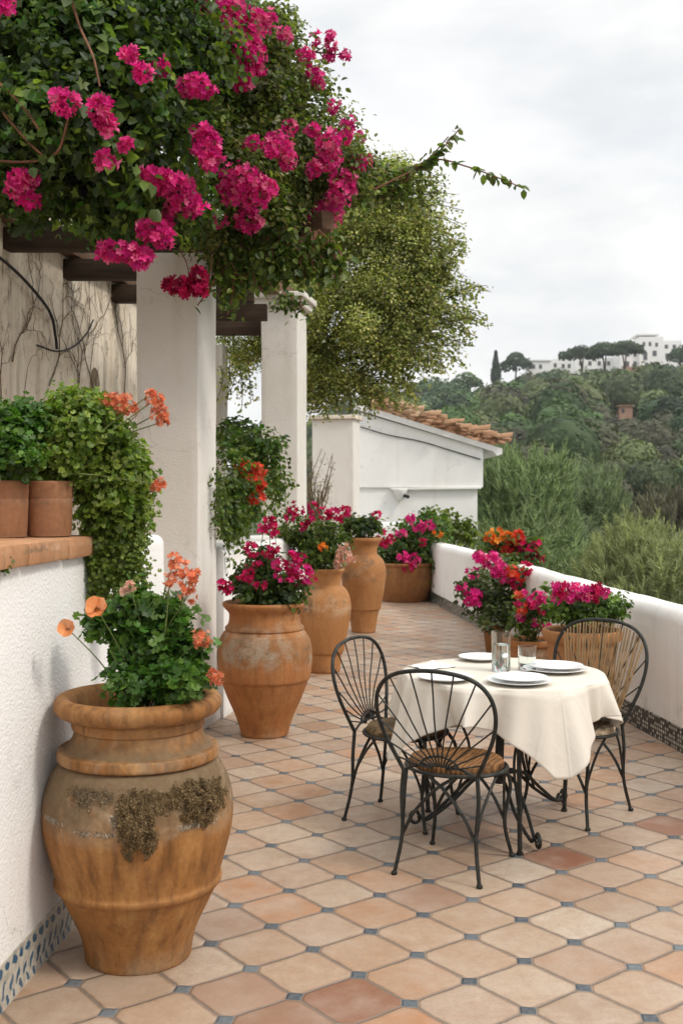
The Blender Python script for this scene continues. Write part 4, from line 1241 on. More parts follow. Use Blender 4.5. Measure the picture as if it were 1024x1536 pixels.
def house_far():
    d = 18.6; s = d / F
    e = empty('white_house', P(630, 800, d), 'plain white house with sloping tiled roof beyond the end of the terrace', 'house')
    def pt(px, py, dd=0): return P(px, py, d) + Vector((0, dd, 0))
    up = MB().prism([pt(535, 731), pt(724, 731), pt(724, 673), pt(535, 617)], (0, 0, 0), (0, 4.5, 0))
    up.build('wall', MAT['white_far'], e, smooth=False)
    zb = -4
    a, b = pt(535, 731, .04), pt(716, 731, .04)
    MB().prism([Vector((a.x, a.y, zb)), Vector((b.x, b.y, zb)), b, a], (0, 0, 0), (0, 4.4, 0)).build('lower_wall', MAT['white_far'], e, smooth=False)
    a, b = pt(586, 732, -.035), pt(721, 730.5, -.035)
    MB().prism([a, b, b + Vector((0, 0, -.03)), a + Vector((0, 0, -.03))], (0, 0, 0), (0, .08, 0)).build('ledge', MAT['white_far'], e, smooth=False)
    # rake board
    dn = Vector((P(755, 668, d) - P(556, 606, d)))
    slope = math.atan2(dn.z, dn.x)
    MB().prism([pt(532, 614, -.07), pt(738, 677, -.07), pt(745, 684, -.07), pt(752, 681, -.07), pt(752, 673, -.07), pt(532, 605, -.07)], (0, 0, 0), (0, 4.7, 0)).build('rake_board', MAT['white_far'], e, smooth=False)
    # barrel tiles
    mb = MB()
    A = P(557, 604, d); B = P(757, 666, d)
    v = (B - A); L = v.length; v = v.normalized()
    nrm = Vector((-v.z, 0, v.x))
    rows = 17
    for col in range(18):
        y = d - .15 + col * .22
        for k in range(rows):
            t0 = k / rows * L
            ln = L / rows * 1.35
            r = rnd.uniform(.075, .10)
            r *= rnd.uniform(.85, 1.15)
            o = A + v * t0 + nrm * rnd.uniform(-.035, .05) + Vector((0, y - A.y + rnd.uniform(-.05, .05), 0))
            yaw = rnd.uniform(-.2, .2); ln *= rnd.uniform(.8, 1.15); tilt = 0; lift = rnd.uniform(-.03, .06)
            vs = []
            m = 8
            for end in (0, 1):
                for shell in (0, 1):
                    rad = (r * (1.0 if end else .82)) - shell * .028
                    for q in range(m + 1):
                        ang = math.pi * q / m
                        cc = o + v * (end * ln) + nrm * (.03 + end * (.03 + lift)) + Vector((0, yaw * end * ln, 0))
                        vs.append(cc + Vector((0, 1, 0)) * math.cos(ang) * rad + nrm * math.sin(ang) * rad * .85)
            fs = []
            w = m + 1
            for q in range(m):
                fs.append((q, q + 1, 2 * w + q + 1, 2 * w + q))
                fs.append((w + q, 3 * w + q, 3 * w + q + 1, w + q + 1))
                fs.append((2 * w + q, 2 * w + q + 1, 3 * w + q + 1, 3 * w + q))
                fs.append((q, w + q, w + q + 1, q + 1))
            fs += [(0, 2 * w, 3 * w, w), (m, w + m, 3 * w + m, 2 * w + m)]
            mb.add(vs, fs)
    mb.build('roof', MAT['roof'], e, smooth=True, angle=35)
    # little spout and wire
    c = pt(600, 741, .04)
    br = MB().lathe([(0, -.10), (.05, -.10), (.08, -.02), (.12, .05), (.12, .08), (0, .08)], c + Vector((0, -.05, 0)), 14).build('bracket', MAT['white_far'], e)
    MB().tube([c + Vector((.05, -.08, -.02)), c + Vector((.13, -.16, -.05))], .03, 8).build('spout', MAT['cable'], br)
    MB().tube(catmull([pt(540, 640, -.02), pt(580, 652, -.02), pt(630, 662, -.02), pt(680, 677, -.02), pt(720, 689, -.02)], 5), .009, 5).build('wire', MAT['cable'], e)
    # square end pier in front of the house
    d2 = 16.9
    a = P(468, 628, d2); b = P(528, 628, d2)
    e2 = empty('end_pier', ((a.x + b.x) / 2, d2, 0), 'square white pier with flat cap left of the house under the drooping tree', 'pier')
    rz = -.22
    cx = Vector(((a.x + b.x) / 2 + .06, d2 + .35, 0))
    MB().box(cx + Vector((0, 0, a.z / 2)), ((b.x - a.x) * 1.06, .5, a.z), rz).build('shaft', MAT['pillar'], e2, smooth=False, bevel=.012)
    MB().box(cx + Vector((0, 0, a.z + .03)), ((b.x - a.x) * 1.06 + .09, .6, .06), rz).build('cap', MAT['old'], e2, smooth=False, bevel=.01)
    # dry shrub climbing at its foot
    e3 = empty('dry_shrub', P(478, 800, 15.8), 'straw coloured dry shrub leaning against the square white pier', 'shrub')
    lines = []
    sets = []
    for k in range(26):
        q0 = P(470 + rnd.uniform(-4, 8), 790, 15.8); q1 = P(472 + rnd.uniform(-12, 30), 690 + rnd.uniform(-18, 60), 15.8 + rnd.uniform(-.2, .2))
        lines.append(bow(q0, q1, .12))
        sets.append(strand_leaves(lines[-1], 26, .05, [(0.22, 0.17, 0.08), (0.16, 0.15, 0.06), (0.30, 0.22, 0.11)], .2, .03))
    stems(e3, lines, .008, 'dry')
    foliage('foliage', MAT['leaf_far'], e3, sets, NARROW)


# ------------------------------------------------------------------ pots
def jar(name, label, pos, prof, mat, cat='pot', group=None, soil_z=None, n=64, sub=4):
    e = empty(name, pos, label, cat, group)
    pr = catmull([Vector((r, 0, z)) for r, z in prof], sub)
    pr = [(max(p.x, .001), p.z) for p in pr]
    MB().lathe(pr, pos, n, wob=.012).build('body', MAT[mat], e, angle=60)
    if soil_z:
        rs = soil_z[1]
        q = MB()
        vs = [Vector(pos) + Vector((0, 0, soil_z[0] + .012))]; fs = []
        for k in range(24):
            a = 2 * math.pi * k / 24
            vs.append(Vector(pos) + Vector((rs * math.cos(a), rs * math.sin(a), soil_z[0] + rnd.uniform(-.01, .01))))
        for k in range(24): fs.append((0, 1 + k, 1 + (k + 1) % 24))
        q.add(vs, fs).build('soil', MAT['soil'], e)
    return e


def pots():
    out = {}
    p1 = Vector(((208 - CX) * 3.87 / F, 3.87, 0))
    prof = [(.0, 0), (.16, 0), (.183, .004), (.187, .03), (.203, .10), (.245, .19), (.272, .245), (.287, .262), (.290, .278), (.284, .292), (.305, .37), (.325, .45), (.331, .52), (.325, .58), (.305, .64),
            (.280, .682), (.263, .694), (.262, .696), (.276, .697), (.281, .702), (.282, .712), (.280, .728), (.276, .734), (.262, .736), (.258, .737), (.242, .752), (.228, .775), (.221, .796), (.220, .800), (.227, .803), (.231, .810), (.231, .832), (.228, .838), (.229, .842), (.250, .845), (.276, .855), (.291, .876), (.290, .898), (.276, .914), (.258, .917), (.240, .908), (.226, .88), (.215, .82), (.20, .78)]
    e = jar('terracotta_pot', 'huge nearest terracotta jar crusted with moss below its collar', p1, prof, 'pot_a', soil_z=(.84, .225), n=72, sub=3)
    # crusted moss lumps on the shoulder
    def lump(ang, z, w, h, t, n, pal):
        u, v = R.normal(size=n) * .46, R.normal(size=n) * .46
        no = np.array([mnoise.noise(Vector((a0 * 2.2 + ang * 5, b0 * 2.2, z * 3))) for a0, b0 in zip(u, v)])
        keep = (u ** 2 + v ** 2 < 1.0 + 1.9 * no - .45 * R.random(n))
        u, v = u[keep], v[keep]
        pos, nr = [], []
        for a0, b0 in zip(u, v):
            zz = min(.70, z + b0 * h * (1.15 if b0 < 0 else .9))
            rad = .331
            for (r0, z0), (r1, z1) in zip(prof, prof[1:]):
                if z0 <= zz <= z1 and z1 > z0: rad = r0 + (r1 - r0) * (zz - z0) / (z1 - z0); break
            a = ang + a0 * w / rad
            k = max(0, 1 - (a0 * a0 + b0 * b0) * .85)
            q = rad + t * k * (1 + .7 * mnoise.noise(Vector((a0 * 4, b0 * 4, ang)))) * rnd.uniform(.75, 1.05) - .002
            pos.append(p1 + Vector((math.cos(a) * q, math.sin(a) * q, zz))); nr.append((math.cos(a), math.sin(a), .1))
        pos, nr = np.array([tuple(p) for p in pos]), np.array(nr)
        m = len(pos)
        return pos - nr * .004, nr * .8 + R.normal(size=(m, 3)) * .6, rdir(m), .0052 * (.6 + .9 * R.random(m)), palette(pal, m, .22)
    D = math.radians
    MP = [(0.155, 0.100, 0.045), (0.185, 0.122, 0.055), (0.13, 0.082, 0.036), (0.24, 0.17, 0.085)]
    MG = [(0.19, 0.135, 0.08), (0.15, 0.105, 0.055), (0.22, 0.165, 0.105)]
    ML = [(0.40, 0.33, 0.25), (0.34, 0.27, 0.19), (0.46, 0.39, 0.31)]
    for ang, z, w, h, t, n, pal in ((D(-80), .560, .080, .115, .048, 15000, MP), (D(-42), .600, .085, .085, .042, 13000, MP), (D(-62), .625, .19, .060, .010, 9000, MP), (D(-112), .630, .13, .055, .008, 5000, MG), (D(-24), .60, .10, .075, .010, 4000, MP),
                                    (D(-138), .535, .10, .016, .006, 2200, ML), (D(-108), .520, .12, .018, .006, 2600, ML), (D(-92), .565, .05, .055, .006, 1500, ML), (D(-40), .525, .16, .022, .005, 2400, ML)):
        foliage('moss', MAT['moss_leaf'], e, [lump(ang, z, w, h, t, n, pal)], ROUND)
    out['a'] = p1
    p2 = Vector(((397 - CX) * 7.4 / F, 7.4, 0))
    prof = [(0, 0), (.14, 0), (.16, .01), (.165, .04), (.20, .14), (.25, .25), (.292, .36), (.302, .375), (.31, .395), (.318, .48), (.318, .56), (.303, .64), (.27, .695), (.258, .705), (.266, .713), (.262, .728), (.245, .745), (.237, .785), (.24, .82),
            (.262, .845), (.280, .868), (.282, .885), (.268, .895), (.25, .885), (.225, .84), (.21, .80)]
    jar('terracotta_pot', 'terracotta jar with grey lime patches on its shoulder beside the nearest pillar', p2, prof, 'pot_b', soil_z=(.85, .222), sub=3)
    out['b'] = p2
    p3 = Vector(((487 - CX) * 10.0 / F, 10.0, 0))
    prof = [(0, 0), (.12, 0), (.14, .01), (.145, .05), (.152, .16), (.17, .185), (.20, .32), (.228, .46), (.24, .57), (.232, .66), (.205, .735), (.165, .775), (.15, .79), (.148, .83), (.155, .88), (.178, .915), (.178, .935), (.165, .94), (.145, .92), (.13, .86)]
    jar('terracotta_pot', 'slender pale terracotta jar standing third from the front', p3, prof, 'pot_c', soil_z=(.90, .138), n=48, sub=3)
    out['c'] = p3
    p4 = Vector(((545 - CX) * 12.85 / F, 12.85, 0))
    prof = [(0, 0), (.12, 0), (.14, .01), (.145, .05), (.165, .18), (.185, .26), (.20, .275), (.205, .30), (.235, .45), (.258, .62), (.262, .70), (.25, .79), (.215, .86), (.168, .90), (.16, .92), (.158, .96), (.168, 1.01), (.20, 1.06), (.208, 1.08), (.205, 1.10), (.19, 1.105), (.17, 1.08), (.15, 1.0)]
    jar('terracotta_pot', 'tallest slender terracotta jar farthest along the row of jars', p4, prof, 'pot_d', soil_z=(1.07, .16), n=48, sub=3)
    out['d'] = p4
    p5 = Vector(((606 - CX) * 16.6 / F, 16.6, 0))
    prof = [(0, 0), (.30, 0), (.34, .01), (.37, .08), (.41, .2), (.44, .34), (.455, .46), (.45, .52), (.47, .54), (.475, .57), (.45, .585), (.42, .56), (.40, .50)]
    jar('flower_bowl', 'wide brown terracotta bowl at the far end of the floor', p5, prof, 'pot_e', soil_z=(.53, .41), n=48, sub=3)
    out['e'] = p5
    # behind the right chair
    p6 = Vector(((872 - CX) * 7.35 / F, 7.35, 0))
    prof = [(0, 0), (.15, 0), (.165, .01), (.17, .05), (.19, .2), (.21, .4), (.225, .56), (.23, .62), (.25, .64), (.262, .665), (.262, .705), (.25, .715), (.225, .70), (.21, .64)]
    jar('terracotta_pot', 'tall plain terracotta planter hidden behind the right chair', p6, prof, 'pot_d', soil_z=(.68, .22), n=48, sub=3)
    out['f'] = p6
    p7 = Vector(((795 - CX) * 8.6 / F, 8.6, 0))
    prof = [(0, 0), (.11, 0), (.125, .01), (.13, .04), (.15, .2), (.17, .34), (.178, .42), (.195, .44), (.198, .475), (.185, .485), (.165, .46), (.15, .40)]
    jar('terracotta_pot', 'small orange terracotta pot behind the table near the parapet', p7, prof, 'pot_b', soil_z=(.45, .162), n=40, sub=3)
    out['g'] = p7
    p8 = Vector(((745 - CX) * 11.0 / F, 11.0, 0))
    prof = [(0, 0), (.09, 0), (.105, .01), (.11, .04), (.125, .16), (.14, .26), (.155, .28), (.158, .31), (.145, .32), (.125, .29), (.11, .25)]
    jar('terracotta_pot', 'small brown pot half hidden under the bushy pink geranium beside the parapet', p8, prof, 'pot_e', soil_z=(.28, .12), n=32, sub=3)
    out['h'] = p8
    # pair on the coping
    zc = 1.459
    for px, d, r, lab in ((74, 4.15, .086, 'small clay pot on the coping at the right of the pair'), (4, 4.05, .092, 'small clay pot on the coping cut by the left edge')):
        q = Vector(((px - CX) * d / F, d, zc))
        pr = [(0, 0), (r * .84, 0), (r * .93, .006), (r * .97, .03), (r * 1.0, .10), (r * 1.005, .138), (r * .975, .142), (r * 1.01, .147), (r * 1.03, .19), (r * 1.01, .205), (r * .96, .205), (r * .93, .18), (r * .9, .13)]
        jar('clay_pot', lab, q, pr, 'pot_f', group='small clay pots on the wall coping', soil_z=(.17, r * .92), n=40, sub=2)
    # trough in the parapet gap
    p9 = Vector((1.86, 11.75, .884))
    prof = [(0, 0), (.085, 0), (.095, .006), (.105, .06), (.115, .11), (.125, .12), (.125, .14), (.112, .145), (.10, .12), (.095, .08)]
    jar('clay_pot', 'little clay pot of orange and red flowers standing on the parapet top', p9, prof, 'pot_b', soil_z=(.12, .10), n=36, sub=3)
    out['i'] = p9
    return out


# ------------------------------------------------------------------ plants
def plant(name, label, base, sets, heads, cat='plant', group=None, T=LEAF, stem_r=.004, leaf='leaf', extra=None, stem_mat='stem_green', leg=3):
    """heads: (point, rx, rz, palette, n, floret size, template)"""
    e = empty(name, base, label, cat, group)
    foliage('foliage', MAT[leaf], e, sets, T)
    lines = []
    for h in heads:
        c = Vector(h[0])
        if len(h) > 6: big_flower(e, c, h[5], h[3])
        else: blossom(e, c, h[1] * .9, h[3], h[4] if len(h) > 6 else max(5, int(h[4] * .85)), h[5] * (1 if len(h) > 6 else .82), h[2] * .9, T=h[6] if len(h) > 6 else FLORET)
        b = Vector(base) + Vector((rnd.uniform(-.05, .05), rnd.uniform(-.05, .05), 0))
        lines.append(bow(b, c, .14))
    for _ in range(leg):
        b = Vector(base)
        lines.append(bow(b, b + Vector((rnd.uniform(-.12, .12), rnd.uniform(-.1, .1), rnd.uniform(.1, .25))), .1))
    if extra: lines += extra
    stems(e, lines, stem_r, stem_mat)
    return e


def plants(pt):
    # nearest jar: lush peach flowers
    d = 3.85
    base = pt['a'] + Vector((0, 0, .84))
    bl = [blob(245, 1000, d, 58, 48, .12), blob(200, 1025, 3.75, 48, 24, .10), blob(268, 1020, 3.72, 38, 32, .09), blob(185, 955, d, 36, 36, .09), blob(215, 910, d, 48, 26, .09), blob(262, 940, d, 36, 38, .09), blob(150, 935, d, 24, 20, .05), blob(225, 960, d, 40, 40, .10), blob(290, 985, 3.8, 18, 36, .06)]
    sets = [clumps(bl, 430, 11, .034, .029, G_LUSH, droop=.3, up=.55, fill=.8)]
    heads = []
    for px, py, rp in ((147, 915, 21), (103, 944, 16)):
        heads.append((P(px, py, 3.66), .004, .004, PEACH, 1, rp * .0020, FLOWER))
    for px, py, rp, n in ((268, 850, 17, 34), (280, 872, 15, 30), (255, 868, 12, 18), (283, 893, 12, 22), (302, 958, 14, 34), (322, 1016, 13, 36), (262, 838, 10, 16), (290, 860, 9, 14)):
        heads.append((P(px, py, 3.72), rp * .0021, rp * .0021, CORAL, n, .014))
    for px, py in ((195, 880), (187, 888)):
        heads.append((P(px, py, 3.72), .012, .012, BLUSH, 14, .014))
    plant('geranium', 'leafy plant with peach and coral flowers in the huge mossy jar', base, sets, heads, 'plant', T=LOBED, leg=8, stem_r=.0032)

    # ledge plants
    d = 4.25
    base = P(74, 720, 4.15)
    bl = [blob(75, 690, 4.2, 70, 40, .13), blob(120, 650, 4.25, 70, 55, .15), blob(160, 700, 4.3, 58, 60, .14), blob(170, 765, 4.3, 52, 50, .12), blob(172, 820, 4.35, 34, 40, .08), blob(120, 610, 4.3, 40, 30, .1), blob(195, 740, 4.35, 32, 50, .08)]
    sets = [clumps(bl, 1000, 13, .036, .0225, [(0.14, 0.225, 0.030), (0.195, 0.27, 0.042), (0.10, 0.175, 0.026), (0.24, 0.30, 0.06)], fill=.5, droop=.5)]
    ext = []
    for k in range(60):
        x = rnd.uniform(128, 215); y0 = rnd.uniform(750, 840); y1 = y0 + rnd.uniform(50, 130) * (1 if x < 215 else .5)
        ln = [P(x, y0, 4.28), P(x + rnd.uniform(-8, 10), (y0 + y1) / 2, 4.26), P(x + rnd.uniform(-14, 14), y1, 4.3)]
        ext.append(ln); sets.append(strand_leaves(ln, 70, .0165, [(0.16, 0.23, 0.036), (0.22, 0.27, 0.055), (0.12, 0.18, 0.03)], .6, .02))
    heads = []
    for px, py, rp, n in ((180, 603, 16, 60), (165, 600, 12, 36), (195, 612, 13, 40), (232, 600, 14, 44), (240, 618, 14, 48), (246, 632, 10, 30), (225, 592, 9, 22), (238, 727, 11, 34)):
        heads.append((P(px, py, 4.2), rp * .0027, rp * .0022, CORAL, n, .013))
    plant('trailing_geranium', 'bright green plant trailing over the wall end with coral flower heads', base, sets, heads, 'plant', T=LOBED, extra=ext, leg=5)
    base = P(4, 715, 4.05)
    bl = [blob(10, 660, 4.05, 45, 45, .12), blob(40, 640, 4.15, 35, 35, .1), blob(20, 690, 3.98, 42, 25, .08), blob(-20, 640, 4.1, 45, 45, .12)]
    sets = [clumps(bl, 330, 12, .032, .0225, G_LUSH, fill=.55, droop=.3)]
    plant('potted_herb', 'dense green leafy plant in the clay pot cut by the left edge', base, sets, [], 'plant', T=LOBED, leg=8)
    # tuft at the coping's front edge
    base = P(2, 848, 3.45)
    sets = [clumps([blob(0, 845, 3.43, 10, 10, .02)], 14, 7, .012, .018, G_LUSH)]
    plant('weed', 'tiny green weed poking out under the coping at the left edge', base, sets, [], 'weed', leg=0, stem_r=.002, extra=[[base, base + Vector((.005, -.01, .01)), base + Vector((.012, -.02, .005))]])

    # second jar
    d = 7.4
    base = pt['b'] + Vector((0, 0, .86))
    bl = [blob(400, 880, d, 52, 28, .2), blob(385, 860, d, 30, 30, .14), blob(430, 885, 7.3, 34, 22, .14), blob(395, 845, d, 22, 30, .1), blob(375, 890, 7.25, 28, 14, .1)]
    sets = [clumps(bl, 260, 11, .05, .038, G_DARK + G_MID[:2], fill=.8, up=.4)]
    heads = []
    for px, py, rp, n in ((405, 785, 14, 30), (395, 795, 12, 20), (412, 800, 10, 16), (378, 825, 16, 24), (400, 830, 14, 18), (370, 860, 16, 24), (385, 848, 12, 14), (340, 882, 15, 30), (333, 876, 9, 12), (420, 845, 14, 20), (436, 835, 10, 14),
                          (440, 850, 16, 26), (455, 856, 16, 30), (448, 838, 12, 18), (425, 862, 14, 20), (412, 822, 9, 10), (462, 870, 10, 14), (445, 873, 10, 14), (390, 880, 12, 14)):
        pal = CRIM if (px < 420) else CRIM[:3] + PINKSOFT[:2] + PINK[:1]
        heads.append((P(px, py, 7.18), rp * .0036, rp * .0031, pal, int(n * .85), .026))
    plant('geranium', 'crimson geranium in the lime patched jar by the pillar', base, sets, heads, 'plant', T=ROUND, leg=6)
    # third jar
    d = 10.0
    base = pt['c'] + Vector((0, 0, .9))
    bl = [blob(475, 830, d, 40, 25, .22), blob(470, 800, d, 38, 26, .2), blob(440, 800, d, 30, 22, .16), blob(500, 815, d, 22, 30, .14)]
    sets = [clumps(bl, 220, 11, .06, .044, G_MID + G_YEL[:1], fill=.8)]
    heads = []
    for px, py, rp, n, pal in ((445, 765, 11, 18, CRIM), (470, 762, 9, 16, CRIM), (462, 778, 9, 14, CRIM), (435, 775, 9, 14, CRIM), (485, 772, 9, 14, CRIM), (500, 770, 9, 14, CRIM), (515, 768, 9, 16, CRIM), (453, 790, 7, 8, CRIM), (505, 780, 7, 8, CRIM),
                               (515, 832, 12, 22, BLUSH), (524, 840, 8, 12, BLUSH), (508, 845, 8, 12, BLUSH), (484, 820, 7, 8, ORANGE), (516, 820, 6, 8, BLUSH)):
        heads.append((P(px, py, 9.75), rp * .0058, rp * .005, pal, n, .035))
    plant('geranium', 'sprawling geranium with dark pink and blush heads in the third jar', base, sets, heads, 'plant', T=ROUND, leg=6)
    # fourth jar
    d = 12.85
    base = pt['d'] + Vector((0, 0, 1.08))
    bl = [blob(540, 795, d, 26, 14, .2), blob(530, 785, d, 16, 12, .14), blob(555, 788, d, 14, 12, .12)]
    sets = [clumps(bl, 60, 9, .06, .065, G_DARK + G_MID, fill=.7)]
    heads = [(P(565, 772, 12.7), .04, .04, CRIM, 14, .035), (P(520, 765, 12.7), .04, .03, CRIM, 10, .035)]
    plant('geranium', 'small dark green plant with one crimson head in the tallest jar', base, sets, heads, 'plant', T=ROUND, leg=5)
    # bowl at the far end
    d = 16.6
    base = pt['e'] + Vector((0, 0, .55))
    bl = [blob(620, 815, d, 58, 30, .4), blob(650, 840, d, 38, 30, .3), blob(600, 825, d, 35, 20, .3), blob(640, 790, d, 40, 20, .3), blob(665, 860, 16.3, 18, 26, .15)]
    sets = [clumps(bl, 260, 11, .10, .075, G_MID + G_LUSH[:2], fill=.75)]
    heads = []
    for px, py, rp, n, pal in ((628, 790, 9, 16, PINK), (645, 788, 7, 12, PINKSOFT), (605, 835, 8, 14, PINK), (620, 840, 10, 20, PINK), (613, 850, 8, 12, CRIM), (577, 815, 8, 14, CRIM), (600, 800, 7, 10, PINKSOFT), (615, 778, 6, 10, PINK), (655, 800, 6, 8, ORANGE), (570, 800, 6, 8, CRIM), (633, 815, 5, 8, CRIM), (588, 808, 6, 8, CRIM)):
        heads.append((P(px, py, 16.1), rp * .0098, rp * .0088, pal, n, .055))
    plant('geranium', 'broad flowering bush with pink heads in the wide brown bowl', base, sets, heads, 'plant', T=ROUND, leg=6, stem_r=.008)
    # shrub behind it
    base = Vector((1.45, 17.9, .2))
    bl = [blob(675, 795, 17.9, 35, 25, .4), blob(650, 785, 18, 30, 20, .3), blob(700, 800, 18, 18, 20, .3)]
    sets = [clumps(bl, 110, 9, .12, .09, G_YEL, fill=.7)]
    for k in range(10):
        q = P(rnd.uniform(640, 712), rnd.uniform(765, 790), 17.9)
        sets.append(strand_leaves(bow(base + Vector((0, 0, .8)), q, .1), 24, .08, G_YEL, .1, .03))
    plant('garden_shrub', 'yellow green shrub rising behind the wide bowl at the wall corner', base, sets, [], 'shrub', T=ROUND, leg=6, stem_r=.01)

    # gap pots
    d = 11.7
    base = pt['i'] + Vector((0, 0, .12))
    bl = [blob(765, 832, d, 40, 20, .22), blob(748, 818, d, 28, 18, .18), blob(790, 828, d, 24, 18, .16), blob(758, 850, 11.45, 30, 18, .08)]
    sets = [clumps(bl, 90, 9, .07, .07, G_MID, fill=.7)]
    heads = []
    for px, py, rp, n, pal in ((745, 803, 11, 24, ORANGE), (735, 808, 8, 14, ORANGE), (760, 808, 9, 16, ORANGE), (775, 805, 10, 22, RED), (768, 818, 10, 18, RED), (785, 820, 10, 18, CRIM), (797, 828, 10, 22, CRIM), (808, 838, 7, 12, CRIM), (760, 828, 9, 14, RED), (778, 835, 9, 12, REDOR), (800, 820, 8, 12, CRIM), (750, 822, 8, 12, REDOR)):
        heads.append((P(px, py, 11.6), rp * .007, rp * .0062, pal, n, .042))
    plant('geranium', 'orange and red flowers growing in the little pot on the parapet top', base, sets, heads, 'plant', T=ROUND, leg=6)
    d = 11.0
    base = pt['h'] + Vector((0, 0, .28))
    bl = [blob(735, 890, d, 48, 36, .28), blob(710, 880, d, 28, 24, .2), blob(755, 910, 10.8, 32, 30, .2), blob(735, 925, 10.7, 25, 18, .12), blob(772, 872, 10.9, 26, 26, .14), blob(755, 855, 11, 28, 20, .14)]
    sets = [clumps(bl, 240, 11, .065, .05, G_MID + G_GREY, fill=.8)]
    heads = []
    for px, py, rp, n, pal in ((708, 896, 15, 40, PINK[:2]), (740, 843, 13, 26, PINK), (752, 852, 12, 24, PINK), (728, 840, 10, 18, PINK), (718, 836, 9, 16, PINK), (745, 858, 9, 14, PINK), (710, 860, 8, 8, PINKSOFT), (690, 880, 6, 6, PINK), (765, 858, 9, 16, REDOR), (780, 862, 8, 12, RED), (772, 876, 7, 10, CRIM), (790, 852, 8, 12, CRIM), (757, 868, 6, 8, PINK)):
        heads.append((P(px, py, 10.65), rp * .0064, rp * .006, pal, n, .042))
    plant('geranium', 'bushy geranium with magenta heads in the small brown pot beside the parapet', base, sets, heads, 'plant', T=ROUND, leg=6)
    d = 8.6
    base = pt['g'] + Vector((0, 0, .46))
    bl = [blob(798, 915, d, 30, 28, .2), blob(785, 930, 8.45, 20, 20, .14), blob(815, 905, d, 18, 26, .14)]
    sets = [clumps(bl, 80, 9, .045, .05, G_MID, fill=.75)]
    heads = []
    for k in range(20):
        px, py = rnd.uniform(775, 828), rnd.uniform(885, 945)
        heads.append((P(px, py, 8.35 + rnd.uniform(-.04, .04)), .028, .024, rnd.choice((CRIM, PINKSOFT, REDOR, PINK)), 10, .026))
    plant('geranium', 'loose red and pink geranium in the small orange pot behind the table', base, sets, heads, 'plant', T=ROUND, leg=6)
    d = 7.35
    base = pt['f'] + Vector((0, 0, .69))
    bl = [blob(880, 912, d, 56, 24, .24), blob(850, 915, d, 30, 20, .18), blob(910, 908, d, 30, 22, .18)]
    sets = [clumps(bl, 210, 9, .04, .036, [(0.085, 0.16, 0.02), (0.06, 0.12, 0.018), (0.12, 0.20, 0.03)], fill=.6)]
    heads = []
    for px, py, rp, n, pal in ((845, 888, 12, 26, CRIM), (862, 882, 11, 22, PINK), (880, 890, 13, 30, PINKSOFT), (870, 893, 10, 18, PINKSOFT), (893, 884, 10, 20, CRIM), (895, 895, 9, 16, CRIM), (855, 895, 10, 18, PINK), (835, 895, 9, 14, PINK), (840, 880, 8, 12, CRIM), (905, 890, 7, 12, PINK), (833, 880, 8, 12, PINK)):
        heads.append((P(px, py, 7.15), rp * .0043, rp * .0034, pal, n, .027))
    plant('geranium', 'compact bright green geranium with pink heads behind the right chair', base, sets, heads, 'plant', T=ROUND, leg=6)

    # trailing plant on the planter wall
    base = Vector((-.92, 9.2, 1.22))
    bl = [blob(375, 670, 9.2, 50, 32, .25), blob(348, 720, 8.1, 30, 50, .16), blob(400, 690, 9.2, 32, 40, .2), blob(343, 770, 7.98, 17, 38, .09), blob(372, 745, 8.6, 22, 40, .12), blob(415, 725, 9.5, 18, 30, .12)]
    sets = [clumps(bl, 300, 10, .055, .042, G_MID + G_LUSH[:2] + G_YEL[:1], fill=.6)]
    ext = []
    for k in range(46):
        x = rnd.uniform(328, 385) if rnd.random() < .75 else rnd.uniform(395, 430); y0 = rnd.uniform(700, 770); y1 = y0 + rnd.uniform(40, 95) * (1 if x < 375 else .6)
        dd = 2.241 / (.176 - (x - 512) / 1650) - .07
        ln = [P(x, y0, dd), P(x + rnd.uniform(-3, 3), (y0 + y1) / 2, dd - .03), P(x + rnd.uniform(-3, 5), y1, dd - .02)]
        ext.append(ln); sets.append(strand_leaves(ln, 44, .034, G_YEL[:3] + G_MID, .6, .025))
    heads = [(P(px, py, 8.3), .06, .055, REDOR, n, .035) for px, py, n in ((368, 705, 40), (378, 715, 46), (385, 728, 40), (372, 722, 26), (388, 705, 24), (383, 745, 20), (362, 700, 16))]
    plant('trailing_shrub', 'green shrub with a red orange flower head trailing over the planter wall', base, sets, heads, 'shrub', T=ROUND, extra=ext, leg=6)
    base = Vector((-1.0, 10.9, 1.0))
    bl = [blob(385, 665, 11.2, 42, 30, .4), blob(350, 650, 11.4, 26, 22, .3), blob(415, 690, 11.2, 24, 30, .3)]
    sets = [clumps(bl, 120, 9, .08, .065, G_DARK, fill=.6)]
    plant('dark_shrub', 'dark rounded shrub behind the trailing plant between the pillars', base, sets, [], 'shrub', T=ROUND, leg=8, stem_r=.01)


# ------------------------------------------------------------------ bougainvillea and tree
def twig_lines(blobs, n, r0, base, mat, parent):
    mb = MB()
    for _ in range(n):
        b = blobs[rnd.randrange(len(blobs))]
        q = Vector((b[0] + rnd.uniform(-.7, .7) * b[3], b[1] + rnd.uniform(-.8, .3) * b[4], b[2] + rnd.uniform(-.7, .7) * b[5]))
        mb.tube(catmull(bow(base, q, .15), 6), [r0, r0 * .3], 6)
    return mb


